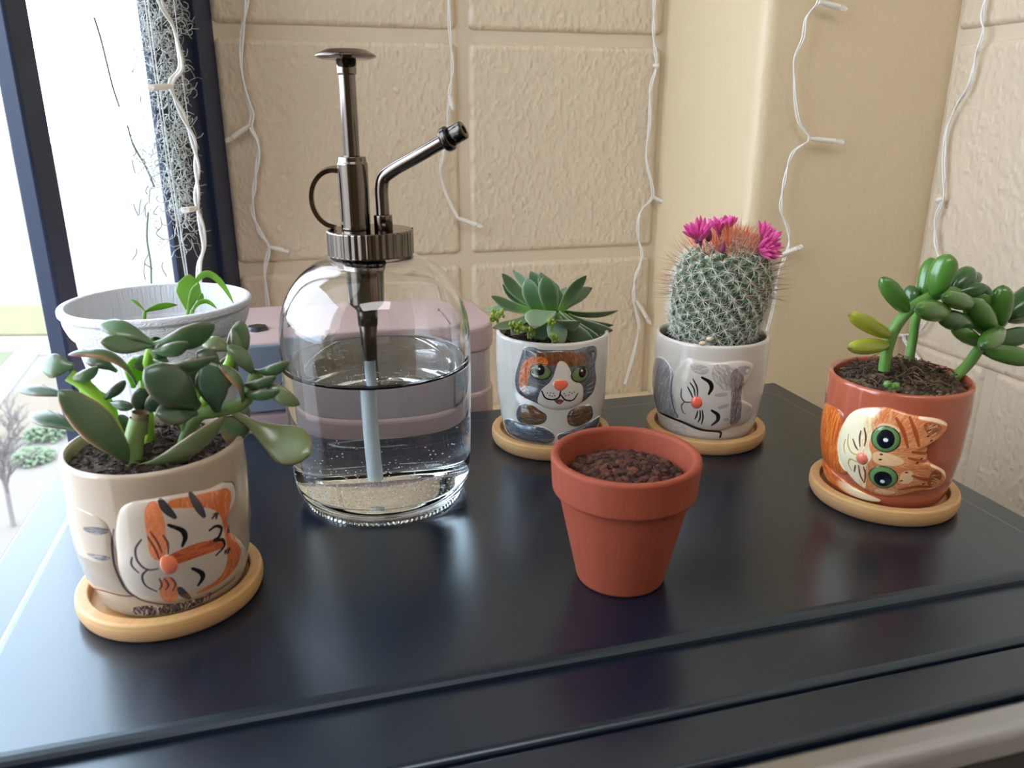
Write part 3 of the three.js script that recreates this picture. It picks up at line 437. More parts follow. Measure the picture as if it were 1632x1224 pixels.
// --- white and orange sleeping cat pot ---
{
  const head = [[-16.8,40.1],[-13.5,49.1],[-9.9,51.4],[-5.5,51.9],[1.3,52.0],[8.7,51.3],[15.0,50.0],[21.8,50.2],[26.1,47.6],[26.9,43.1],[24.8,40.7],[22.1,38.0],[21.8,32.8],[23.6,27.6],[29.5,20.9],[33.0,14.9],[31.5,9.5],[25.6,8.1],[16.8,7.2],[9.2,7.2],[4.1,7.5],[-6.1,9.0],[-12.9,11.2],[-16.9,15.2],[-18.7,22.0],[-18.0,31.3]];
  const tex = artCanvas((x) => {
    x.fillStyle = '#aa9884'; x.fillRect(-99, -1, 198, 66); fillBlob(x, head, '#c2b5a6');
    const orange = (p, cols) => { fillBlob(x, p, cols[0]); fur(x, p, cols, 260, 4, 1.3, 0.5, 0.5); };
    orange([[-6.1,48.6],[-3.9,51.4],[-2.0,51.3],[-0.6,46.6],[-0.5,40.5],[-1.3,31.4],[-3.3,28.7],[-6.3,31.3],[-6.1,38.5]], ['#dd8256', '#e08a5e', '#d67a4e']);
    orange([[-4.3,22.9],[0.4,21.1],[0.5,9.0],[-6.4,9.5]], ['#dd8256', '#e08a5e', '#d67a4e']);
    orange([[1.2,50.9],[8.6,50.2],[15.9,49.0],[22.7,48.2],[23.6,43.1],[20.4,39.6],[21.5,32.7],[24.4,23.0],[27.6,17.5],[21.2,11.9],[12.6,9.9],[5.3,10.1],[7.4,11.7],[14.9,12.9],[18.7,17.8],[18.4,27.0],[18.0,34.7],[16.5,41.1],[12.4,45.0],[4.7,47.2],[1.2,48.2]], ['#c46a3c', '#cf7a4a', '#b95d30', '#d98c56']);
    brush(x, [[0.5,28.9],[7.9,29.6],[16,28.3]], 5.2, '#b8562f', 0.7); fur(x, [[0, 31], [8, 32], [17, 31], [17, 26], [8, 27], [0, 26]], ['#c86a40', '#a84c28'], 120, 4, 0, 0.2, 0.5);
    for (const p of [[[-0.8,51.0],[0.5,48],[2.6,44.4]],[[8.7,50.6],[10,46],[11.4,41.6]],[[0.8,15.4],[2,12],[3.9,8.7]]]) brush(x, p, 2.6, '#3a3640', 0.25);
    const eye = (p) => brush(x, p, 1.7, '#15141a', 0.25); eye([[0.5,42.1],[4.2,38.7],[4.7,35.9],[3.5,32.9]]); eye([[5.7,22.7],[8.5,19.3],[8.8,16.9],[7.1,14.2]]);
    for (const p of [[[-8.0,38.0],[-10.2,34.4],[-10.1,29.7],[-7.4,26.2],[-4.5,26.3]],[[-7.4,26.5],[-9.6,23.7],[-9.5,19.1],[-6.5,15.8]],[[-11.8,31.1],[-12.4,28.3],[-10.6,24.9]]]) brush(x, p, 0.75, '#4a424a', 0.5);
    for (const p of [[[-5.0,40.7],[-3.5,36.6],[-2.6,32.2]],[[-6.0,39.0],[-4.3,33.6],[-3.7,30.1]],[[-1.6,38.7],[-0.6,35.4],[-0.9,31.3]],[[-4.7,21.8],[-4.4,18.4],[-5.5,16.5]],[[-3.2,21.5],[-2.4,17.9],[-3.6,15.9]],[[-1.3,21.3],[-0.2,17.9],[-1.5,14.8]]]) brush(x, p, 0.65, '#6e3d33', 0.3);
    brush(x, [[12.6,35.5],[14.9,36.1],[17.1,34.0],[15.5,31.1],[13.9,30.8],[16.9,29.3],[17.5,26.9],[14.1,24.4]], 1.2, '#221f27', 0.5); for (const [a, b] of [[15, 40], [18.6, 23.6], [21.2, 31]]) fur(x, oval(a, b, 1.6, 1.4), ['#3a3034'], 14, 2, 1, 0.5, 0.5);
    fillBlob(x, [[-3.8, 28], [-2.5, 31], [0.8, 30], [1.6, 26], [0, 23], [-2.6, 23.4]], '#f0805f');
    const st1 = [[-31.2,39.9],[-23.0,42.1],[-17.3,40.5],[-24.0,37.9]], st2 = [[-32.1,29.4],[-24.1,30.8],[-18.8,29.7],[-24.0,27.8]];
    for (const p of [st1, st2]) { fillBlob(x, p, '#6a6265'); fur(x, p, ['#3f3b40', '#5a5458', '#8a8280'], 90, 4, 0, 0.2, 0.5); }
    brush(x, [[-17.3,40.9],[-18.8,35.0],[-19,21.0],[-15.6,12.9],[-6.4,8.2],[9,6.2],[26,7]], 0.85, '#4e4046', 0.6); brush(x, [[-46.1,8.6],[-28.6,13.1],[-19.8,12.9],[-14.6,13.0]], 0.75, '#4e4046', 0.6); brush(x, [[-46,5],[-24.6,1.8],[-7.6,2.4],[10,3]], 0.7, '#5a4a4c', 0.6);
    fur(x, [[-20.6,3.7],[-16.7,8.4],[-5.4,7.6],[10.3,6.8],[11.4,4.4],[1.8,3.4],[-11.4,2.8]], ['#4a4044', '#3a3236', '#6a5c5c', '#b8aaa0'], 420, 2.4, 1.4, 0.6, 0.6); brush(x, [[10, 7.4], [12.6, 6.8], [12, 4.6]], 0.7, '#4e4046', 0.5);
    brush(x, [[22, 50], [26.4, 47.6], [27.2, 43.4], [24, 40]], 0.7, '#7d6a66', 0.5); brush(x, [[30, 20.6], [33, 15.4], [31.5, 10]], 0.7, '#6a585a', 0.5);
  });
  const { o, mat } = catPot(-0.0555, -0.3012, 61, 'cream planter with a white and orange sleeping cat, holding the jade plant', tex, ['#2a201a', '#332720', '#43342a', '#221a16', '#55463a'], 0.0565, 0.002, 0.45);
  part(o, 'cat_body', new Relief([[-46,43],[-32,47],[-20,44],[-18,34],[-17.5,20],[-15,13],[-30,12],[-46,9],[-50,26]], 1.5, 3).geo(), mat, 'raised striped body of the sleeping cat');
  const f = new Relief(head, 3.0, 3.4, () => 0, [[-7, 27, 6, 1.3], [22.5, 45.5, 2.6, -1.0], [27.5, 16, 2.6, -0.8]]);
  const fm = part(o, 'cat_face', f.geo(), mat, 'raised white and orange cat face lying sideways');
  part(fm, 'nose', new Relief([[-3.8, 28], [-2.5, 31], [0.8, 30], [1.6, 26], [0, 23], [-2.6, 23.4]], 1.1, 2.2, (s, t) => f.at(s, t)).geo(8), mat, 'coral nose');
  coaster(-0.0565, -0.3009, 1.0, 'bamboo coaster under the cream planter of the jade plant');
}

// ---------- leaves ----------
const SHAPES = {
  jade: [[0, 0.24], [0.15, 0.38], [0.35, 0.76], [0.55, 1], [0.72, 0.94], [0.86, 0.7], [0.95, 0.4], [1, 0.02]],
  spoon: [[0, 0.14], [0.28, 0.2], [0.48, 0.55], [0.7, 0.98], [0.8, 1], [0.9, 0.8], [0.96, 0.5], [1, 0.02]],
  rosette: [[0, 0.55], [0.2, 0.72], [0.45, 0.94], [0.65, 1], [0.8, 0.84], [0.92, 0.46], [0.97, 0.2], [1, 0.02]],
  bean: [[0, 0.35], [0.08, 0.55], [0.25, 0.85], [0.5, 1], [0.72, 0.97], [0.87, 0.76], [0.95, 0.48], [1, 0.02]],
  petal: [[0, 0.45], [0.3, 0.8], [0.6, 1], [0.85, 0.7], [1, 0.03]],
  blade: [[0, 0.2], [0.2, 0.6], [0.45, 1], [0.7, 0.85], [0.9, 0.4], [1, 0.02]],
};
const lerpTable = (tab, t) => { for (let i = 1; i < tab.length; i++) if (t <= tab[i][0]) { const [a, b] = tab[i - 1], [c, d] = tab[i]; return b + (d - b) * (t - a) / (c - a); } return tab[tab.length - 1][1]; };
// roll: 0 shows the broad face to the viewer, 90 the edge. curl lifts the middle of the midrib (metres, along the face normal if 'n', else upwards)
function leafGeo(b, t, w, th, roll, curl, shape, col, opt = {}) {
  const dir = t.clone().sub(b).normalize(), see = EYE.clone().sub(b).normalize(), side = dir.clone().cross(see).normalize(), nor = side.clone().cross(dir).normalize(), ro = roll * Math.PI / 180;
  const N = nor.clone().multiplyScalar(Math.cos(ro)).addScaledVector(side, Math.sin(ro)), mid = b.clone().lerp(t, 0.5).addScaledVector(opt.bendUp ? V(0, 1, 0) : N, curl);
  const ctrl = mid.clone().multiplyScalar(2).sub(b.clone().lerp(t, 0.5)), M = opt.M ?? 18, K = opt.K ?? 14, pos = [], colr = [], idx = [], tab = SHAPES[shape];
  for (let j = 0; j <= M; j++) {
    const u = 1 - Math.pow(1 - j / M, 1.5), q = 1 - u, c = b.clone().multiplyScalar(q * q).addScaledVector(ctrl, 2 * q * u).addScaledVector(t, u * u);
    const tg = ctrl.clone().sub(b).multiplyScalar(2 * q).addScaledVector(t.clone().sub(ctrl), 2 * u).normalize(), W = N.clone().cross(tg).normalize(), n = tg.clone().cross(W).normalize(), f = lerpTable(tab, u);
    const fw = f * w / 2, ft = th / 2 * Math.pow(f, 0.7) * (opt.flatBase ? 1 : 1);
    for (let i = 0; i < K; i++) {
      const a = i / K * Math.PI * 2, cx = Math.cos(a), sy = Math.sin(a), cup = (opt.cup ?? 0) * w * (cx * cx) * f;
      const p = c.clone().addScaledVector(W, cx * fw).addScaledVector(n, sy * ft + cup); pos.push(p.x, p.y, p.z);
      const k = col(u, Math.abs(cx), sy); colr.push(k.r, k.g, k.b);
    }
  }
  for (let j = 0; j < M; j++) for (let i = 0; i < K; i++) { const a = j * K + i, e = j * K + (i + 1) % K; idx.push(a, e, a + K, e, e + K, a + K); }
  const nB = pos.length / 3; pos.push(b.x, b.y, b.z, t.x, t.y, t.z); const c0 = col(0, 0, 1), c1 = col(1, 1, 1); colr.push(c0.r, c0.g, c0.b, c1.r, c1.g, c1.b);
  for (let i = 0; i < K; i++) { idx.push(nB, (i + 1) % K, i, nB + 1, M * K + i, M * K + (i + 1) % K); }
  const g = new THREE.BufferGeometry(); g.setAttribute('position', new THREE.Float32BufferAttribute(pos, 3)); g.setAttribute('color', new THREE.Float32BufferAttribute(colr, 3)); g.setIndex(idx); g.computeVertexNormals(); return g;
}
function plantAt(name, label, category, x, y, z) {   // a thing whose children are given in world coordinates
  const o = thing(name, label, category, [x, y, z]); o.userData.off = undefined; delete o.userData.off;
  o.put = (n, g, m, l) => part(o, n, g.translate(-x, -y, -z), m, l); return o;
}
const mix = (a, b, k) => a.clone().lerp(b, Math.max(0, Math.min(1, k)));

// ---------- jade plant ----------
{
  const X = -0.0555, Z = -0.3012, o = plantAt('jade_plant', 'jade plant with thick red-edged leaves in the cream cat planter', 'plant', X, T + 0.058, Z);
  const mat = std(0xffffff, 0.28, { vertexColors: true, clearcoat: 0.5, clearcoatRoughness: 0.18 }), bright = std(lin(0x8fcf2e), 0.5, { transmission: 0.45, thickness: 0 });
  const A = (x, y, d) => atZ(x, y, Z + d), S = Math.abs(Z) / F * 1.0;   // metres per pixel near the pot
  const green = lin(0x4b6a46), dark = lin(0x38543c), olive = lin(0x68784f), red = lin(0x8e4148), paleE = lin(0xb98a68);
  const leaf = (bx, by, tx, ty, w, roll, curl, db, dt, kind = 'g') => {
    const C = kind === 'd' ? dark : kind === 'o' ? olive : green, v = rr(-0.06, 0.06), c0 = C.clone().multiplyScalar(1 + v);
    o.put('leaf', leafGeo(A(bx, by, db), A(tx, ty, dt), w * S, Math.max(0.0026, w * S * 0.32), roll, curl, w > 63 && kind === 'o' ? 'spoon' : 'jade', (u, e) => mix(c0, kind === 'e' || kind === 'r' ? (u > 0.85 ? red : paleE) : red, Math.pow(e, kind === 'r' ? 3 : 9) * (kind === 'e' ? 0.95 : kind === 'r' ? 0.9 : 0.4) * Math.min(1, u * 2.2)), { cup: 0.02, K: 20 }), mat, kind === 'e' ? 'large leaf with a pale red edge' : undefined);
  };
  const stem = (pts, r, c) => o.put('stem', tube(pts.map(([x, y, d]) => A(x, y, d)), r, 24, 10), c);
  const stemMat = std(lin(0x6f8a4e), 0.5), stemBright = std(lin(0x8fbf3a), 0.45), wood = std(lin(0x77684f), 0.7);
  stem([[212, 752, 0.012], [214, 700, 0.011], [222, 668, 0.01]], 0.0034, stemMat); stem([[222, 690, 0.01], [223, 668, 0.01], [224, 657, 0.01]], 0.0029, wood);
  stem([[210, 748, 0.01], [186, 690, 0.004], [160, 640, 0], [130, 610, 0], [110, 598, 0]], 0.0024, stemBright); stem([[160, 640, 0], [140, 618, -0.002], [120, 600, -0.004]], 0.0018, stemBright);
  stem([[235, 740, -0.006], [236, 680, -0.006], [232, 620, -0.006], [242, 560, -0.004], [250, 545, 0]], 0.0023, stemBright);
  stem([[285, 735, 0], [300, 690, 0.002], [318, 660, 0.004], [345, 655, 0.004], [388, 640, 0.004], [410, 595, 0.004]], 0.0026, stemMat); stem([[318, 660, 0.004], [335, 620, 0], [365, 580, -0.004], [372, 560, -0.004]], 0.002, stemBright); stem([[300, 690, 0.002], [285, 640, 0.002], [262, 585, 0], [245, 550, 0]], 0.0022, stemMat);
  // bx by -> tx ty, width, roll, curl, depth of base and tip
  leaf(214, 742, 93, 622, 52, 14, 0.003, 0.012, 0.022, 'e');
  leaf(222, 742, 356, 664, 36, 40, 0.005, 0.014, 0.02, 'o'); leaf(346, 668, 396, 690, 54, 15, 0.001, 0.004, 0.0, 'r');
  leaf(362, 650, 495, 724, 68, -10, -0.007, 0.006, 0.014, 'o');
  leaf(112, 632, 28, 621, 24, 40, 0.001, -0.002, -0.01, 'd'); leaf(124, 686, 47, 661, 34, 35, 0.001, -0.002, -0.012, 'd');
  leaf(118, 584, 68, 584, 38, 10, 0.001, 0, -0.004); leaf(217, 612, 108, 566, 26, 60, 0.006, 0, 0.006, 'r'); leaf(186, 592, 135, 574, 24, 30, 0.002, -0.006, -0.008, 'd');
  leaf(110, 604, 156, 584, 22, 40, 0.002, -0.002, 0.006); leaf(162, 638, 200, 606, 18, 30, 0.001, 0, 0, 'd'); leaf(174, 640, 214, 648, 18, 30, 0.001, 0.002, 0.006, 'd');
  leaf(242, 547, 157, 517, 32, 30, 0.002, 0.002, -0.002); leaf(244, 543, 181, 508, 26, 40, -0.002, 0, -0.006); leaf(246, 550, 160, 545, 32, 25, -0.001, 0.002, 0.008);
  leaf(244, 549, 342, 516, 44, 35, 0.003, 0.002, 0.004); leaf(246, 574, 346, 568, 28, 50, 0.004, 0.004, 0.01); leaf(245, 560, 300, 545, 28, 40, 0.002, 0.004, 0.012); leaf(250, 572, 268, 545, 26, 10, 0.001, 0.002, 0.004, 'd');
  leaf(316, 648, 229, 588, 62, 8, 0.003, 0.008, 0.016, 'd'); leaf(346, 655, 336, 574, 50, -14, 0.002, 0.008, 0.01, 'd'); leaf(314, 658, 247, 661, 40, 20, 0.001, 0.008, 0.018, 'd');
  leaf(232, 656, 269, 616, 32, 20, 0.002, 0.004, 0.012, 'd'); leaf(226, 660, 223, 618, 32, 15, 0.001, 0.004, 0.006, 'd'); leaf(205, 690, 180, 664, 30, 20, 0.001, -0.004, -0.006, 'd');
  leaf(370, 594, 385, 510, 36, 15, 0.001, -0.004, -0.006); leaf(372, 592, 370, 522, 24, 50, 0.002, -0.003, -0.004); leaf(406, 600, 362, 550, 28, 30, 0.002, 0.004, 0.006); leaf(368, 560, 322, 548, 30, 35, 0.002, -0.002, -0.002, 'o');
  leaf(406, 590, 462, 575, 21, 35, 0.003, 0.004, 0.008); leaf(420, 602, 478, 645, 29, 25, 0.003, 0.004, 0.012, 'o'); leaf(384, 612, 440, 599, 22, 50, 0.002, 0.004, 0.012); leaf(382, 626, 446, 622, 22, 45, 0.002, 0.004, 0.012);
  leaf(386, 640, 348, 582, 26, 55, 0.003, 0.006, 0.012, 'r'); leaf(335, 640, 372, 566, 40, 20, 0.001, -0.004, -0.008, 'd'); leaf(285, 640, 318, 572, 56, 10, 0.002, -0.006, -0.01, 'd'); leaf(350, 590, 312, 562, 34, 20, 0.002, 0.0, 0.004, 'd');
  leaf(250, 600, 205, 572, 32, 40, 0.002, -0.006, -0.008, 'd'); leaf(345, 700, 396, 648, 36, 30, 0.002, -0.008, -0.012, 'd');
  for (const q of [[212, 618, 214, 570, 30], [165, 650, 128, 612, 26], [190, 690, 152, 622, 30], [240, 650, 215, 630, 20], [322, 650, 318, 590, 18]]) o.put('leaf', leafGeo(A(q[0], q[1], -0.004), A(q[2], q[3], -0.006), q[4] * S, 0.0024, 20, 0.001, 'jade', () => lin(0xffffff)), bright, 'bright green young leaf');
}
// ---------- rosette succulent ----------
{
  const X = 0.1379, Z = -0.4124, o = plantAt('rosette_succulent', 'green rosette succulent with pointed leaves in the calico cat planter', 'succulent', X, T + 0.062, Z);
  const mat = std(0xffffff, 0.5, { vertexColors: true }), A = (x, y, d) => atZ(x, y, Z + d), S = 0.43 / F;
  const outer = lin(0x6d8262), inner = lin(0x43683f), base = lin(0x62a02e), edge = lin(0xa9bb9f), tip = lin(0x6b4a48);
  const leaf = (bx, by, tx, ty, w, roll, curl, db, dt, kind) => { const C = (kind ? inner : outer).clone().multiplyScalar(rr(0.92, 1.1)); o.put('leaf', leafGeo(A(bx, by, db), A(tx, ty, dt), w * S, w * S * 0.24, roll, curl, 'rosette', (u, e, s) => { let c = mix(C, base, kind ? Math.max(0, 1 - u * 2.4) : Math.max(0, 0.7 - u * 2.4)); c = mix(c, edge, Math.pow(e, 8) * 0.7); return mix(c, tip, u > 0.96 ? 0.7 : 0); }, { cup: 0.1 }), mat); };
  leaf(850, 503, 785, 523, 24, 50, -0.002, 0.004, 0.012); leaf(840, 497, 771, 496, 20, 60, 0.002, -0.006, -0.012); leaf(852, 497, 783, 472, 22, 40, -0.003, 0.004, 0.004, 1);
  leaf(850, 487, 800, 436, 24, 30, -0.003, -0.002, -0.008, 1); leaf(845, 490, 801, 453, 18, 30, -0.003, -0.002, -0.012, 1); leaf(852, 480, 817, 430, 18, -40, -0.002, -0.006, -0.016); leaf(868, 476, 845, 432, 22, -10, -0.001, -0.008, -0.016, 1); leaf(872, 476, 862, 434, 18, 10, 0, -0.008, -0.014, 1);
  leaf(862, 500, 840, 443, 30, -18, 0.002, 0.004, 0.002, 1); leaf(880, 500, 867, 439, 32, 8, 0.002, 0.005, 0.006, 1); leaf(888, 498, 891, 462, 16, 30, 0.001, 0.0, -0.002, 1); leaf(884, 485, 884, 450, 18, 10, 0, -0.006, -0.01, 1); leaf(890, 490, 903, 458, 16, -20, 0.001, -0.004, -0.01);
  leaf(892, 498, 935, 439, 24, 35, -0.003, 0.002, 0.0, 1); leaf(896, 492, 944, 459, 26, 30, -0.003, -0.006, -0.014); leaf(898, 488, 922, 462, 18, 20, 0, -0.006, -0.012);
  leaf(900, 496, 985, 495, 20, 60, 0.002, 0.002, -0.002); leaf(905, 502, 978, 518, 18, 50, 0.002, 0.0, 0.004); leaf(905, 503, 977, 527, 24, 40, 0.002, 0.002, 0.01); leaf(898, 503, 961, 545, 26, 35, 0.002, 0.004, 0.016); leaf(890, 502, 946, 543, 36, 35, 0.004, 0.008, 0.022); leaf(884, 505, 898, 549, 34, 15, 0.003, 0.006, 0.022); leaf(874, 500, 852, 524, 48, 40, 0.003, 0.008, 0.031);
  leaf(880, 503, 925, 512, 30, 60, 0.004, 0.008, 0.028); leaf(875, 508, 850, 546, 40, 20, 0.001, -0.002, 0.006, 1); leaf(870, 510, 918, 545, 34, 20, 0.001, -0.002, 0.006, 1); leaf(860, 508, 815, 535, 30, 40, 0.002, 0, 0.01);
  o.put('stem', tube([A(876, 545, 0), A(875, 520, 0), A(874, 490, -0.001)], 0.005, 8, 10), std(lin(0x5f8a3a), 0.6));
  const spr = std(lin(0x9db83f), 0.5, { transmission: 0.2, thickness: 0 });
  for (const [x, y, d, n, r] of [[793, 502, 0.006, 16, 13], [826, 521, 0.02, 18, 14], [842, 527, 0.022, 10, 9], [880, 514, 0.032, 8, 6], [881, 538, 0.03, 12, 9]]) { const gs = []; for (let k = 0; k < n; k++) { const p = A(x + rr(-r, r), y + rr(-r * 0.6, r * 0.6), d + rr(-0.002, 0.002)), g = new THREE.SphereGeometry(rr(0.0007, 0.0013), 8, 6); g.scale(1, 1.3, 1); g.translate(p.x, p.y, p.z); gs.push(g); } const c = A(x, y + 12, d - 0.002), q = A(x, y, d); gs.push(tube([c, q.clone().lerp(c, 0.4), q], 0.0007, 4, 5)); o.put('sprout', flat(gs), spr, 'cluster of tiny yellow green buds'); }
}
// ---------- sedum ----------
{
  const X = 0.274, Z = -0.2975, o = plantAt('trailing_sedum', 'trailing succulent with plump bean-shaped leaves in the rust orange planter', 'succulent', X, T + 0.066, Z);
  const mat = std(0xffffff, 0.24, { vertexColors: true, clearcoat: 0.3, clearcoatRoughness: 0.15 }), A = (x, y, d) => atZ(x, y, Z + d), S = 0.37 / F;
  const G1 = lin(0x47742b), G2 = lin(0x305829), Y = lin(0x94a02a), tip = lin(0x2f3a2c), brown = lin(0x6b3c34);
  const leaf = (bx, by, tx, ty, w, db, dt, kind = 1, curl = 0.001) => { const C = (kind === 2 ? G2 : kind === 0 ? Y : G1).clone().multiplyScalar(rr(0.92, 1.08)); o.put('leaf', leafGeo(A(bx, by, db), A(tx, ty, dt), w * S, w * S * 0.8, 0, curl, 'bean', (u) => mix(C, kind === 0 ? brown : tip, u > 0.93 ? (u - 0.93) * 12 : 0), { K: 18 }), mat, kind === 0 ? 'yellowing leaf' : undefined); };
  const st = std(lin(0x5d8a3c), 0.45), stem = (pts, r) => o.put('stem', tube(pts.map(([x, y, d]) => A(x, y, d)), r, 30, 10), st);
  stem([[1409, 590, 0.004], [1411, 572, 0.004], [1424, 528, 0.004], [1446, 497, 0.003], [1475, 477, 0.002], [1505, 467, 0.002], [1535, 466, 0], [1575, 480, 0]], 0.0026); stem([[1449, 588, -0.008], [1450, 572, -0.008], [1455, 540, -0.008], [1463, 500, -0.006], [1480, 480, -0.004]], 0.0021); stem([[1512, 612, 0.008], [1521, 602, 0.008], [1545, 578, 0.007], [1561, 555, 0.006], [1580, 530, 0.004], [1598, 512, 0]], 0.0025);
  leaf(1419, 536, 1352, 500, 25, 0.004, 0.006, 0); leaf(1415, 550, 1351, 554, 25, 0.004, 0.012, 0);
  leaf(1446, 497, 1404, 442, 29, 0.003, 0.003); leaf(1459, 486, 1449, 457, 22, 0, -0.006, 2); leaf(1471, 477, 1486, 411, 30, -0.002, -0.008); leaf(1488, 470, 1514, 405, 40, 0.004, 0.006);
  leaf(1518, 464, 1548, 430, 32, 0, -0.004, 2); leaf(1536, 452, 1560, 440, 22, -0.006, -0.012, 2); leaf(1512, 500, 1461, 491, 33, 0.006, 0.018); leaf(1552, 486, 1502, 472, 28, 0.006, 0.014); leaf(1515, 470, 1572, 458, 24, 0, 0.004, 2); leaf(1548, 520, 1496, 503, 32, 0.004, 0.012, 2); leaf(1562, 548, 1517, 520, 25, 0.004, 0.01);
  leaf(1580, 530, 1545, 478, 42, 0, 0.008); leaf(1575, 500, 1556, 452, 36, -0.006, -0.01, 2); leaf(1592, 519, 1599, 454, 36, 0.002, 0.004); leaf(1605, 505, 1655, 462, 44, -0.004, -0.008, 2); leaf(1597, 528, 1563, 553, 32, 0.006, 0.018); leaf(1568, 550, 1645, 530, 32, 0.002, 0.004, 2); leaf(1563, 556, 1648, 574, 32, 0.006, 0.012); leaf(1590, 500, 1640, 500, 36, -0.008, -0.014, 2); leaf(1560, 480, 1600, 480, 34, -0.008, -0.012, 2); leaf(1570, 520, 1540, 500, 30, -0.006, -0.008, 2);
  for (const [x, y] of [[1414, 612], [1421, 616], [1428, 615]]) o.put('sprout', new THREE.SphereGeometry(0.0016, 12, 8).translate(...A(x, y, 0.024).toArray()), st, 'tiny green sprout');
}
// ---------- cactus ----------
{
  const X = 0.2285, Z = -0.3949, o = thing('cactus', 'round spiny cactus crowned with pink flowers and orange spines in the grey cat planter', 'cactus', [X, T + 0.0585, Z]);
  const lean = V(0.0055, 0, 0.001), R = 0.0252, Hc = 0.0575;
  const prof = [[0, 0.0185], [0.12, 0.0212], [0.3, 0.0242], [0.5, 0.0254], [0.66, 0.0247], [0.8, 0.0218], [0.9, 0.0165], [0.96, 0.0105], [1, 0.001]];
  const rad = (u) => lerpTable(prof, u), pt = (u, a) => V(rad(u) * Math.cos(a), u * Hc, rad(u) * Math.sin(a)).addScaledVector(lean, u);
  const nrm = (u, a) => { const e = 0.02, d = (rad(Math.min(1, u + e)) - rad(Math.max(0, u - e))) / ((Math.min(1, u + e) - Math.max(0, u - e)) * Hc); return V(Math.cos(a), -d, Math.sin(a)).normalize(); };
  const bodyG = lathe(Array.from({ length: 30 }, (_, i) => [rad(i / 29), i / 29 * Hc]), 48); { const p = bodyG.attributes.position; for (let i = 0; i < p.count; i++) { const u = p.getY(i) / Hc; p.setX(i, p.getX(i) + lean.x * u); p.setZ(i, p.getZ(i) + lean.z * u); } }
  const up = V(0, 1, 0), gs = [plain(bodyG, lin(0x3d5238))], white = [], brown = [], orange = [];
  const spine = (list, p, d, l, r) => { const g = new THREE.ConeGeometry(r, l, 4, 1, true); g.translate(0, l / 2, 0); g.applyQuaternion(new THREE.Quaternion().setFromUnitVectors(up, d)); g.translate(p.x, p.y, p.z); list.push(g); };
  const N = 300;
  for (let k = 0; k < N; k++) {
    const u = 0.02 + 0.96 * Math.pow((k + 0.5) / N, 1.0), a = k * 2.399963; if (rad(u) < 0.006) continue;
    const p = pt(u, a), n = nrm(u, a), c = new THREE.SphereGeometry(0.0027, 7, 5); c.scale(1, 0.85, 1); c.applyQuaternion(new THREE.Quaternion().setFromUnitVectors(up, n)); c.translate(p.x, p.y, p.z); gs.push(plain(c, lin(rnd() < 0.5 ? 0x526c48 : 0x486040)));
    const q = p.clone().addScaledVector(n, 0.0021), t1 = n.clone().cross(V(0.1, 1, 0.2)).normalize(), t2 = n.clone().cross(t1);
    const m = 20; for (let i = 0; i < m; i++) { const b = i / m * 6.283 + rr(-0.35, 0.35), d = t1.clone().multiplyScalar(Math.cos(b)).addScaledVector(t2, Math.sin(b)).addScaledVector(n, rr(0.1, 0.8)).normalize(); spine(white, q, d, rr(0.003, 0.0092), 0.00012); }
    const nc = u > 0.45 ? 3 : 1; for (let i = 0; i < nc; i++) { const d = n.clone().add(V(rr(-1, 1), rr(-0.5, 0.8) + (u > 0.7 ? 0.2 : 0), rr(-1, 1)).multiplyScalar(0.35)).normalize(); spine(u > 0.42 ? brown : white, q, d, (u > 0.42 ? rr(0.008, 0.015) : rr(0.004, 0.008)), 0.00015); }
  }
  for (let k = 0; k < 1100; k++) { const u = rr(0.87, 0.998), a = rr(0, 6.283), p = pt(u, a), n = nrm(u, a), d = n.clone().add(V(rr(-1, 1) + 0.15, rr(0.2, 1.2), rr(-1, 1)).multiplyScalar(0.35)).normalize(); spine(k % 4 ? orange : white, p, d, rr(0.006, 0.0125), 0.0002); }
  part(o, 'stem', flat(gs), std(0xffffff, 0.6, { vertexColors: true }));
  const sp = (n, l, c, lab) => { const m = part(o, n, flat(l), std(lin(c), 0.5), lab); m.userData.kind = 'stuff'; };
  sp('spines', white, 0xe6e6da, 'short white spines'); sp('spines', brown, 0xb07a62, 'long reddish brown spines'); sp('spines', orange, 0xff8240, 'orange spines on the crown');
  const woolG = []; for (let k = 0; k < 240; k++) { const u = rr(0.84, 0.99), a = rr(0, 6.283), p = pt(u, a), g = new THREE.IcosahedronGeometry(rr(0.0006, 0.0014), 0); g.translate(p.x, p.y, p.z); woolG.push(g); } { const m = part(o, 'wool', flat(woolG), std(lin(0xd9cdb8), 0.95)); m.userData.kind = 'stuff'; }
  const pinkM = std(lin(0xe653a6), 0.5, { transmission: 0.3, thickness: 0 }), budM = std(lin(0x7a2a52), 0.5);
  const flower = (x, y, d, n, len, dir) => {
    const c = atZ(x, y, Z + d).sub(V(X, T + 0.0585, Z)), f = new THREE.Group(); f.name = numbered('flower'); f.position.copy(c); o.add(f); f.userData.label = 'magenta pink flower';
    const D = V(...dir).normalize(), s1 = D.clone().cross(V(0.2, 1, 0.4)).normalize(), s2 = D.clone().cross(s1);
    for (let k = 0; k < n; k++) { const b = k * 2.4, sp2 = 0.25 + 0.75 * (k / n), e = D.clone().addScaledVector(s1, Math.cos(b) * sp2).addScaledVector(s2, Math.sin(b) * sp2).normalize(), off = c.clone().add(V(X, T + 0.0585, Z)), g = leafGeo(off, off.clone().addScaledVector(e, len * rr(0.8, 1.1)), 0.0026, 0.0005, rr(-40, 40), 0.0008, 'petal', () => lin(0xffffff), { M: 8, K: 8 }); g.translate(-off.x, -off.y, -off.z); part(f, 'petal', g, pinkM); }
    part(f, 'flower_tube', new THREE.ConeGeometry(0.0016, 0.006, 10).rotateX(Math.PI).applyQuaternion(new THREE.Quaternion().setFromUnitVectors(up, D)).translate(-D.x * 0.002, -D.y * 0.002, -D.z * 0.002), budM);
  };
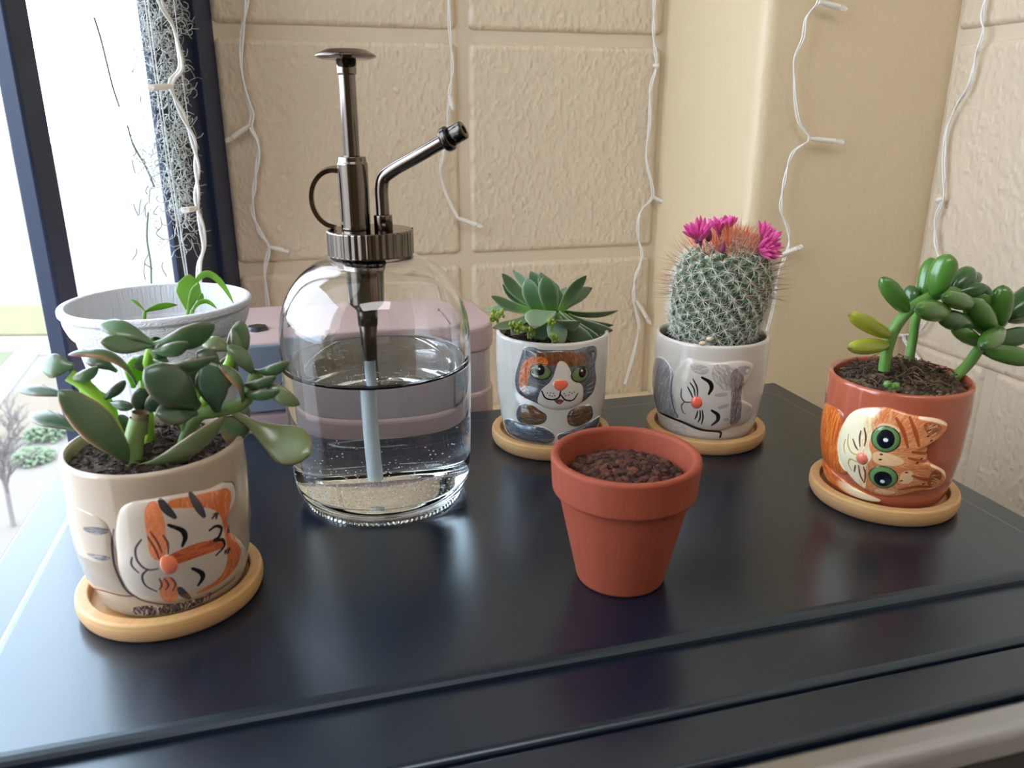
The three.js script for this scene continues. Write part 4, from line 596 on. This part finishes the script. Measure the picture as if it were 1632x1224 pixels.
  flower(1116, 384, 0.017, 20, 0.0125, [-0.35, 0.9, 0.3]); flower(1146, 370, 0.006, 14, 0.009, [-0.2, 1, 0.1]); flower(1160, 364, -0.002, 12, 0.008, [0, 1, -0.1]); flower(1208, 398, 0.018, 28, 0.013, [0.45, 0.3, 0.8]); flower(1214, 384, 0.01, 14, 0.011, [0.5, 1, 0.2]);
  for (const [x, y, d] of [[1130, 377, 0.016], [1152, 395, 0.02], [1112, 380, 0.014]]) { const c = atZ(x, y, Z + d).sub(V(X, T + 0.0585, Z)); const g = lathe([[0, 0.004], [0.0009, 0.0026], [0.0017, 0], [0.0014, -0.002], [0, -0.003]], 10); g.rotateZ(-0.1); g.translate(c.x, c.y, c.z); part(o, 'bud', g, budM, 'purple flower bud'); }
  const peb = std(lin(0xd8c8a8), 0.8); for (const [x, y] of [[1120, 547], [1131, 540]]) { const g = new THREE.IcosahedronGeometry(0.0016, 1); g.scale(1.3, 0.8, 1); const c = atZ(x, y, Z + 0.024).sub(V(X, T + 0.0585, Z)); g.translate(c.x, c.y, c.z); part(o, 'pebble', g, peb); }
}

// ---------- terracotta pot ----------
{
  const o = thing('terracotta_pot', 'small plain terracotta pot half filled with dark soil', 'pot', [0.12, T, -0.2655]);
  const tn = layered(256, [[20, 20, 0.4], [70, 70, 0.35], [6, 5, 0.25]], 777), A = lin(0x843822), B = lin(0x98462b);
  const map = dataTex(256, (i) => { const c = A.clone().lerp(B, tn[i]).convertLinearToSRGB(); return [c.r * 255, c.g * 255, c.b * 255]; }, true); map.repeat.set(3, 1);
  const clay = std(0xffffff, 0.75, { map, bumpMap: dataTex(256, (i) => grey(tn[i])), bumpScale: 0.00012 });
  part(o, 'pot', lathe(rounded([[0.004, 0], [0.0178, 0, 0.0015], [0.0262, 0.0385, 0.0008], [0.0262, 0.0388, 0.0006], [0.0286, 0.0396, 0.0022], [0.0296, 0.0546, 0.0022], [0.0262, 0.0546, 0.0018], [0.0245, 0.038, 0.003], [0.0165, 0.004, 0.002], [0.004, 0.004]], 6), 128), clay);
  const s = part(o, 'soil', soilGeo(0.0249, 0.0425, 0.005, COIR, 1800, 0.35, 1.5), soilMat); s.userData.kind = 'stuff';
}
// ---------- white pot and seedling ----------
{
  const X = -0.0671, Z = -0.4266, o = thing('white_pot', 'white speckled flower pot standing behind the jade plant', 'pot', [X, T, Z]);
  const gn = layered(256, [[90, 90, 0.6], [128, 128, 0.4]], 99), wm = std(lin(0xcdd0d6), 0.45, { bumpMap: (() => { const t = dataTex(256, (i) => grey(gn[i])); t.repeat.set(4, 2); return t; })(), bumpScale: 0.0005 });
  part(o, 'pot', lathe(rounded([[0.004, 0], [0.026, 0, 0.002], [0.0370, 0.070, 0.001], [0.0376, 0.0755, 0.002], [0.0412, 0.0782, 0.004], [0.0436, 0.0845, 0.004], [0.0438, 0.0885, 0.001], [0.0452, 0.0890, 0.001], [0.0452, 0.0925, 0.0016], [0.0415, 0.0925, 0.0014], [0.0385, 0.072, 0.003], [0.026, 0.006, 0.003], [0.004, 0.005]], 5), 128), wm);
  const s = part(o, 'soil', soilGeo(0.0365, 0.066, 0.001, SOIL, 300, 0.3), soilMat); s.userData.kind = 'stuff';
  const p = plantAt('seedling', 'bright green seedlings growing inside the white pot', 'seedling', X, T + 0.067, Z), A = (x, y, d = 0) => atZ(x, y, Z + d), S = 0.45 / F, gm = std(lin(0x7fb52e), 0.45, { transmission: 0.4, thickness: 0 }), wh = () => lin(0xffffff);
  const leaf = (bx, by, tx, ty, w, roll, curl, d = 0) => p.put('leaf', leafGeo(A(bx, by, d), A(tx, ty, d), w * S, 0.001, roll, curl, 'blade', wh, { bendUp: true }), gm);
  leaf(300, 494, 302, 437, 34, 5, 0.001, 0.004); leaf(306, 462, 374, 487, 13, 40, 0.012); leaf(312, 462, 322, 482, 14, 20, 0); leaf(306, 498, 346, 493, 10, 50, 0.005, 0.006); leaf(231, 497, 283, 486, 15, 50, 0.001, 0.01); leaf(231, 496, 207, 477, 5, 40, 0.001, 0.01);
  for (const pts of [[[298, 520], [300, 495], [306, 462], [316, 452]], [[230, 522], [230, 508], [231, 495]], [[303, 520], [305, 505], [308, 494]]]) p.put('stem', tube(pts.map(([x, y]) => A(x, y, 0.004)), 0.0009, 14, 8), gm);
}
// ---------- spray bottle ----------
{
  const X = 0.0355, Z = -0.3703, o = thing('spray_bottle', 'clear glass plant mister half full of water with a dark metal pump', 'bottle', [X, T + 0.0003, Z]);
  const outer = [[0, 0.0012], [0.030, 0.0008, 0.001], [0.0375, 0.0, 0.003], [0.0425, 0.005, 0.008], [0.0438, 0.014, 0.006], [0.0448, 0.06, 0.01], [0.0449, 0.078, 0.01], [0.0437, 0.0895, 0.008], [0.0400, 0.1005, 0.007], [0.0325, 0.1105, 0.006], [0.0225, 0.1165, 0.005], [0.0158, 0.1185, 0.002], [0.0155, 0.128]];
  const inner = [[0.0130, 0.128], [0.0132, 0.117, 0.003], [0.022, 0.1150, 0.004], [0.0315, 0.1093, 0.006], [0.0387, 0.0996, 0.006], [0.0421, 0.0890, 0.007], [0.0430, 0.078, 0.01], [0.0423, 0.06, 0.01], [0.0414, 0.016, 0.006], [0.0395, 0.0085, 0.005], [0.034, 0.0062, 0.004], [0, 0.0055]];
  const glass = std(0xffffff, 0.0, { transmission: 1, thickness: 0.003, ior: 1.45, attenuationColor: lin(0xcfe8e0), attenuationDistance: 0.4 });
  const wl = 0.0672, above = rounded(inner, 8).filter((p) => p[1] > wl + 0.0012);
  part(o, 'glass_body', lathe([...rounded(outer, 8), ...above, [0.0423, wl + 0.0012], [0.0417, wl + 0.0003], [0.0405, wl], [0, wl]], 128), glass, 'clear glass body').position.y = 0.0014;
  { const s = new THREE.Shape(), n = 96 * 4; for (let i = 0; i <= n; i++) { const a = i / n * 6.28319, r = i % 4 < 2 ? 0.0386 : 0.0374; i ? s.lineTo(r * Math.cos(a), r * Math.sin(a)) : s.moveTo(r, 0); }
    s.holes.push(new THREE.Path().absarc(0, 0, 0.035, 0, 6.28319, true)); const g = new THREE.ExtrudeGeometry(s, { depth: 0.0013, bevelEnabled: false, curveSegments: 64 }); g.rotateX(-Math.PI / 2); part(o, 'base_ring', g, glass, 'knurled glass base ring'); }
  const wi = rounded([[0, 0.0054], [0.034, 0.0061, 0.004], [0.0396, 0.0084, 0.005], [0.0415, 0.016, 0.006], [0.0424, 0.06, 0.008], [0.0424, wl - 0.0006, 0.0006], [0, wl - 0.0006]], 8);
  part(o, 'water', lathe(wi, 128), std(0xffffff, 0.0, { transmission: 1, thickness: 0.05, ior: 0.94 }), 'clear water').position.y = 0.0014;
  const bub = new THREE.InstancedMesh(new THREE.SphereGeometry(0.00028, 6, 5), std(0xffffff, 0.1), 420); bub.name = 'bubbles'; bub.userData.kind = 'stuff'; const M4 = new THREE.Matrix4();
  for (let k = 0; k < 420; k++) { const a = rr(0, 6.283), r = Math.sqrt(rnd()) * 0.036, s = rr(0.5, 1.2); M4.makeScale(s, s, s); M4.setPosition(Math.cos(a) * r + 0.002, k < 330 ? 0.0072 + rr(0, 0.001) : rr(0.01, 0.03), Math.sin(a) * r); bub.setMatrixAt(k, M4); } o.add(bub);
  const gun = std(lin(0x736b65), 0.12, { metalness: 1 }), gunD = std(lin(0x4a4542), 0.2, { metalness: 1 }), straw = std(lin(0xdfe6ea), 0.4, { transmission: 0.3, thickness: 0 });
  // screw collar with flutes
  const cap = []; { const s = new THREE.Shape(), n = 240; for (let i = 0; i <= n; i++) { const a = i / n * 6.28319, r = 0.0194 + 0.00016 * Math.cos(a * 40); i ? s.lineTo(r * Math.cos(a), r * Math.sin(a)) : s.moveTo(r, 0); } const g = new THREE.ExtrudeGeometry(s, { depth: 0.0098, bevelEnabled: true, bevelThickness: 0.0008, bevelSize: 0.0008, bevelOffset: -0.0008, bevelSegments: 3 }); g.rotateX(-Math.PI / 2); g.translate(0, 0.1203, 0); cap.push(g); }
  part(o, 'collar', flat(cap), gun, 'fluted dark metal collar');
  const P = (r, y, f = 0) => V(RT.x * r + RT.z * -f * -1 * 0, y, RT.z * r).add(V(-RT.z * 0, 0, 0)).add(V(Math.sin(YAW) * -f, 0, Math.cos(YAW) * f));   // r along the picture's right, f towards the viewer
  const px = -0.0062, at = (g, q) => g.translate(q.x, q.y, q.z);
  part(o, 'pump_barrel', at(lathe(rounded([[0, 0.131], [0.0066, 0.131, 0.0004], [0.0068, 0.1598, 0.0005], [0.0062, 0.1606, 0.0005], [0.0060, 0.1628, 0.0006], [0, 0.1628]]), 48), P(px, 0)), gun, 'pump barrel');
  part(o, 'plunger_rod', at(lathe(rounded([[0, 0.158], [0.0035, 0.158], [0.0036, 0.1965, 0.0002], [0.0041, 0.1968, 0.0003], [0.0043, 0.2028], [0, 0.2028]]), 32), P(px, 0)), gun, 'plunger rod');
  part(o, 'plunger_button', at(lathe(rounded([[0, 0.2022], [0.0105, 0.2026, 0.001], [0.0132, 0.2036, 0.0006], [0.0128, 0.2044, 0.0006], [0.0085, 0.2066, 0.001], [0, 0.207]]), 64), P(px, 0)), gun, 'round push button');
  { const pts = []; for (let k = 0; k <= 24; k++) { const t = k / 24, a = Math.PI * (0.36 + 1.02 * t); pts.push(P(px - 0.0085 + 0.0108 * Math.cos(a), 0.1445 + 0.0128 * Math.sin(a))); }
    pts.unshift(P(px - 0.0055, 0.1572)); pts.push(P(px - 0.0095, 0.1318));
    const sh = new THREE.Shape(); const w = 0.0027, t = 0.001; sh.moveTo(-w, -t); sh.lineTo(w, -t); sh.lineTo(w, t); sh.lineTo(-w, t); sh.closePath();
    const g = new THREE.ExtrudeGeometry(sh, { steps: 60, extrudePath: new THREE.CatmullRomCurve3(pts), bevelEnabled: false }); part(o, 'finger_loop', g, gun, 'finger loop'); }
  const sx = 0.0062; part(o, 'spout_socket', at(lathe(rounded([[0, 0.131], [0.0042, 0.131], [0.0042, 0.1372, 0.0004], [0.0029, 0.1376], [0, 0.1376]]), 40), P(sx, 0)), gun, 'spout socket');
  const E = P(0.0355, 0.1696, 0.008), B0 = P(sx, 0.15), dirE = E.clone().sub(P(sx + 0.003, 0.1555)).normalize();
  part(o, 'spout', tube([P(sx, 0.134), P(sx, 0.142), P(sx, 0.149), P(sx + 0.0012, 0.1535, 0.0004), P(sx + 0.005, 0.1566, 0.0015), E.clone().lerp(P(sx + 0.005, 0.1566, 0.0015), 0.5), E], 0.0030, 60, 20), gun, 'bent spout');
  const nq = new THREE.Quaternion().setFromUnitVectors(V(0, 1, 0), dirE);
  part(o, 'nozzle_ring', lathe(rounded([[0, -0.0005], [0.0046, -0.0005, 0.0004], [0.0054, 0.0008, 0.0004], [0.0054, 0.0030, 0.0005], [0.0042, 0.0036], [0, 0.0036]]), 40).applyQuaternion(nq).translate(E.x, E.y, E.z), gunD, 'nozzle ring');
  part(o, 'nozzle', lathe(rounded([[0, 0.003], [0.0041, 0.003], [0.0040, 0.0102, 0.0006], [0.0018, 0.0104, 0.0002], [0.0014, 0.0078], [0, 0.0078]]), 40).applyQuaternion(nq).translate(E.x, E.y, E.z), gunD, 'nozzle tip');
  const ix = -0.0035; part(o, 'pump_cylinder', at(lathe(rounded([[0, 0.086], [0.0046, 0.086], [0.005, 0.0935, 0.001], [0.0082, 0.0965, 0.001], [0.0088, 0.112], [0.0105, 0.1205], [0, 0.1205]]), 40), P(ix, 0)), gun, 'pump cylinder inside the bottle');
  part(o, 'valve_sleeve', at(lathe(rounded([[0, 0.0685], [0.0034, 0.0685], [0.0038, 0.078, 0.0005], [0.0044, 0.088], [0, 0.088]]), 32), P(ix, 0)), gunD, 'dark valve sleeve');
  part(o, 'dip_tube', tube([P(ix, 0.0705), P(ix - 0.0003, 0.05), P(ix, 0.03), P(ix + 0.0005, 0.012)], 0.0027, 30, 20), straw, 'white dip tube');
}
// ---------- fairy light strands ----------
const wireMat = std(lin(0xf4f3f0), 0.2, { transmission: 0.2, thickness: 0 }), sleeveMat = std(lin(0xf2efe8), 0.2, { transmission: 0.3, thickness: 0 }), lensMat = std(lin(0xffffff), 0.05, { transmission: 0.7, thickness: 0 });
function strand(label, where, path, bulbs, r = 0.00075, gap = 0.0011) {
  const c = path.map(([x, y]) => where(x, y)), top = c[0].clone(), ext = [];
  for (let k = 6; k >= 1; k--) ext.push(V(top.x + 0.004 * Math.sin(k * 1.7), top.y + 0.11 * k, top.z));
  const all = [...ext, ...c], o = thing('fairy_light_strand', label, 'string lights', all[0], 0, 'clear fairy light strands on the walls'), off = all[0].clone();
  const cv = new THREE.CatmullRomCurve3(all, false, 'centripetal'), n = 220, A = [], B = [];
  for (let k = 0; k <= n; k++) { const p = cv.getPointAt(k / n).sub(off), a = k * 0.42 + Math.sin(k * 0.13) * 2; const w = V(Math.cos(a) * gap * RT.x, 0, Math.cos(a) * gap * RT.z).addScaledVector(FW, Math.sin(a) * gap * 0.6); A.push(p.clone().add(w)); B.push(p.clone().sub(w)); }
  part(o, 'wire', tube(A, r, n * 2, 6), wireMat); part(o, 'wire', tube(B, r, n * 2, 6), wireMat);
  for (const [x0, y0, x1, y1, k] of bulbs) {
    const a = where(x0, y0), b = where(x1, y1).addScaledVector(FW, -0.002), L = a.distanceTo(b), q = new THREE.Quaternion().setFromUnitVectors(V(0, 1, 0), b.clone().sub(a).normalize());
    const g = lathe(rounded([[0, 0], [0.0015, 0, 0.0004], [0.0021, L * 0.25], [0.0023, L * 0.72, 0.0004], [0, L * 0.72]]), 16).applyQuaternion(q).translate(a.x - off.x, a.y - off.y, a.z - off.z), bl = part(o, 'bulb', g, sleeveMat);
    part(bl, 'bulb_lens', lathe(rounded([[0, L * 0.7], [0.0023, L * 0.7, 0.0003], [0.0023, L * 0.93, 0.001], [0.0015, L], [0, L]]), 16).applyQuaternion(q).translate(a.x - off.x, a.y - off.y, a.z - off.z), lensMat);
  }
}
const onBack = (x, y) => atZ(x, y, -0.764), onCol = (x, y) => atZ(x, y, -0.593), onRight = (x, y) => atX(x, y, 0.543);
const onPane = (x, y, n) => { const d = ray(x, y), t = wp(0, EYE.y, n).sub(EYE).dot(WN) / d.dot(WN); return EYE.clone().addScaledVector(d, t); };
const winZ = (x, y) => onPane(x, y, 0.042);
strand('clear fairy light strand hanging in front of the dark window frame', winZ, [[255, 0], [275, 40], [284, 75], [288, 108], [272, 136], [290, 180], [308, 225], [314, 270], [314, 325], [322, 365], [325, 395], [318, 420], [317, 450], [318, 490]], [[272, 137, 230, 143], [313, 332, 293, 337]], 0.00115, 0.0013);
strand('clear fairy light strand on the wall between the window and the pump', onBack, [[393, 0], [386, 50], [384, 100], [392, 150], [402, 185], [399, 200], [411, 230], [406, 290], [402, 335], [414, 370], [428, 393], [422, 430], [425, 470], [429, 520]], [[399, 199, 360, 227], [430, 394, 462, 401]], 0.00105, 0.0012);
strand('clear fairy light strand beside the vertical mortar joint behind the nozzle', onBack, [[715, 0], [717, 50], [721, 110], [716, 150], [713, 200], [706, 245], [702, 275], [712, 312], [730, 348]], [[716, 152, 722, 176], [730, 348, 770, 362]], 0.0006, 0.0009);
strand('clear fairy light strand beside the column edge, left of the cactus', onBack, [[1043, 0], [1042, 60], [1046, 105], [1037, 140], [1035, 200], [1030, 250], [1040, 300], [1040, 314], [1020, 340], [1017, 375], [1023, 410], [1012, 445], [1010, 480], [1018, 520], [1008, 570], [996, 612]], [[1041, 104, 1050, 107], [1041, 314, 1084, 336], [1014, 478, 1036, 516]], 0.0007, 0.001);
strand('clear fairy light strand on the shaded column face above the cactus', onCol, [[1305, 0], [1303, 6], [1285, 28], [1280, 60], [1266, 95], [1266, 130], [1268, 165], [1275, 198], [1290, 221], [1264, 243], [1250, 290], [1245, 335], [1256, 365], [1257, 390], [1240, 440], [1232, 490], [1222, 530]], [[1305, 3, 1349, 17], [1291, 221, 1344, 228], [1243, 408, 1277, 393]], 0.0006, 0.0009);
strand('clear fairy light strand on the right wall above the trailing succulent', onRight, [[1570, 0], [1565, 30], [1567, 52], [1555, 90], [1545, 135], [1525, 168], [1509, 205], [1504, 250], [1503, 315], [1491, 350], [1491, 385], [1497, 425], [1488, 490], [1464, 530], [1440, 536], [1470, 580]], [[1503, 317, 1490, 321], [1440, 535, 1380, 531]], 0.0007, 0.001);

// ---------- hanging moss and cord by the window ----------
{
  const W = (x, y, d = 0) => onPane(x, y, 0.014 + d), o = thing('hanging_moss', 'grey wiry hanging moss tangled along the window frame', 'air plant', W(262, 0));
  const off = o.position.clone(), fine = [], stems = [];
  const axis = (y) => [256 + y * 0.093, 34 - Math.max(0, y) * 0.05];
  for (let k = 0; k < 900; k++) {
    const y = rr(-120, 395), [cx, hw] = axis(y), left = rnd() < 0.1 && y > 0; let x = cx + rr(-1, 1) * hw, yy = y; if (left) x = cx - 24 - rr(0, 40) * Math.min(1, 0.4 + y / 400);
    if (y > 330 && rnd() < 0.6) continue;
    let a = rr(0, 6.283); const pts = [], L = left ? 2.8 : 4.6, turn = rr(-0.7, 0.7); let d = rr(-0.006, 0.004);
    for (let i = 0; i < 8; i++) { pts.push(W(x, yy, d).sub(off)); a += turn + rr(-0.6, 0.6); x += Math.cos(a) * L; yy += Math.sin(a) * L + 0.8; d += rr(-0.003, 0.003); }
    fine.push(tube(pts, rr(0.00016, 0.0003), 14, 4));
  }
  for (const p of [[[150, 28], [160, 60], [170, 100], [180, 140], [190, 170]], [[203, 200], [212, 230], [232, 265], [246, 298]], [[236, 338], [234, 380], [240, 420], [241, 452]], [[262, -60], [258, 60], [268, 160], [276, 260], [284, 360]]]) stems.push(p);
  for (let k = 0; k < 36; k++) { const y = rr(60, 420), x = 212 + rr(-14, 34) + y * 0.04; stems.push([[x, y], [x + rr(-8, 4), y + rr(6, 14)], [x + rr(-10, 8), y + rr(14, 28)]]); }
  const mm = std(lin(0xd2d8d4), 0.7); const m = part(o, 'strands', flat(fine), mm); m.userData.kind = 'stuff';
  const sm = part(o, 'stems', flat(stems.map((p, i) => tube(p.map(([x, y]) => W(x, y).sub(off)), i < 4 ? 0.00065 : 0.0003, 12, 5))), std(lin(0x7d8a88), 0.8)); sm.userData.kind = 'stuff';
  const c = thing('clear_cord', 'thin doubled clear cord hanging through the moss at the window', 'cord', onPane(233, 0, 0.034)), co = c.position.clone(), cm = std(lin(0xdfe2e2), 0.3, { transmission: 0.4, thickness: 0 });
  for (const s of [-2.3, 2.3]) part(c, 'line', tube([V(-0.03, 0.6, 0), ...[[225 + s, -60], [233 + s, 0], [252 + s, 140], [272 + s, 280], [288 + s, 380], [299 + s * 0.6, 450], [305, 500]].map(([x, y]) => onPane(x, y, 0.034).sub(co))], 0.00055, 60, 6), cm);
  const c2 = thing('thin_line', 'single hair-thin line hanging against the dark frame', 'cord', onPane(277, 0, 0.03)), c2o = c2.position.clone();
  part(c2, 'line', tube([V(-0.02, 0.6, 0), ...[[277, 0], [290, 120], [300, 190]].map(([x, y]) => onPane(x, y, 0.03).sub(c2o))], 0.0003, 40, 5), cm);
}

scene.traverse((o) => { if (o.isMesh) { o.castShadow = true; o.receiveShadow = true; } });
renderer.render(scene, camera);
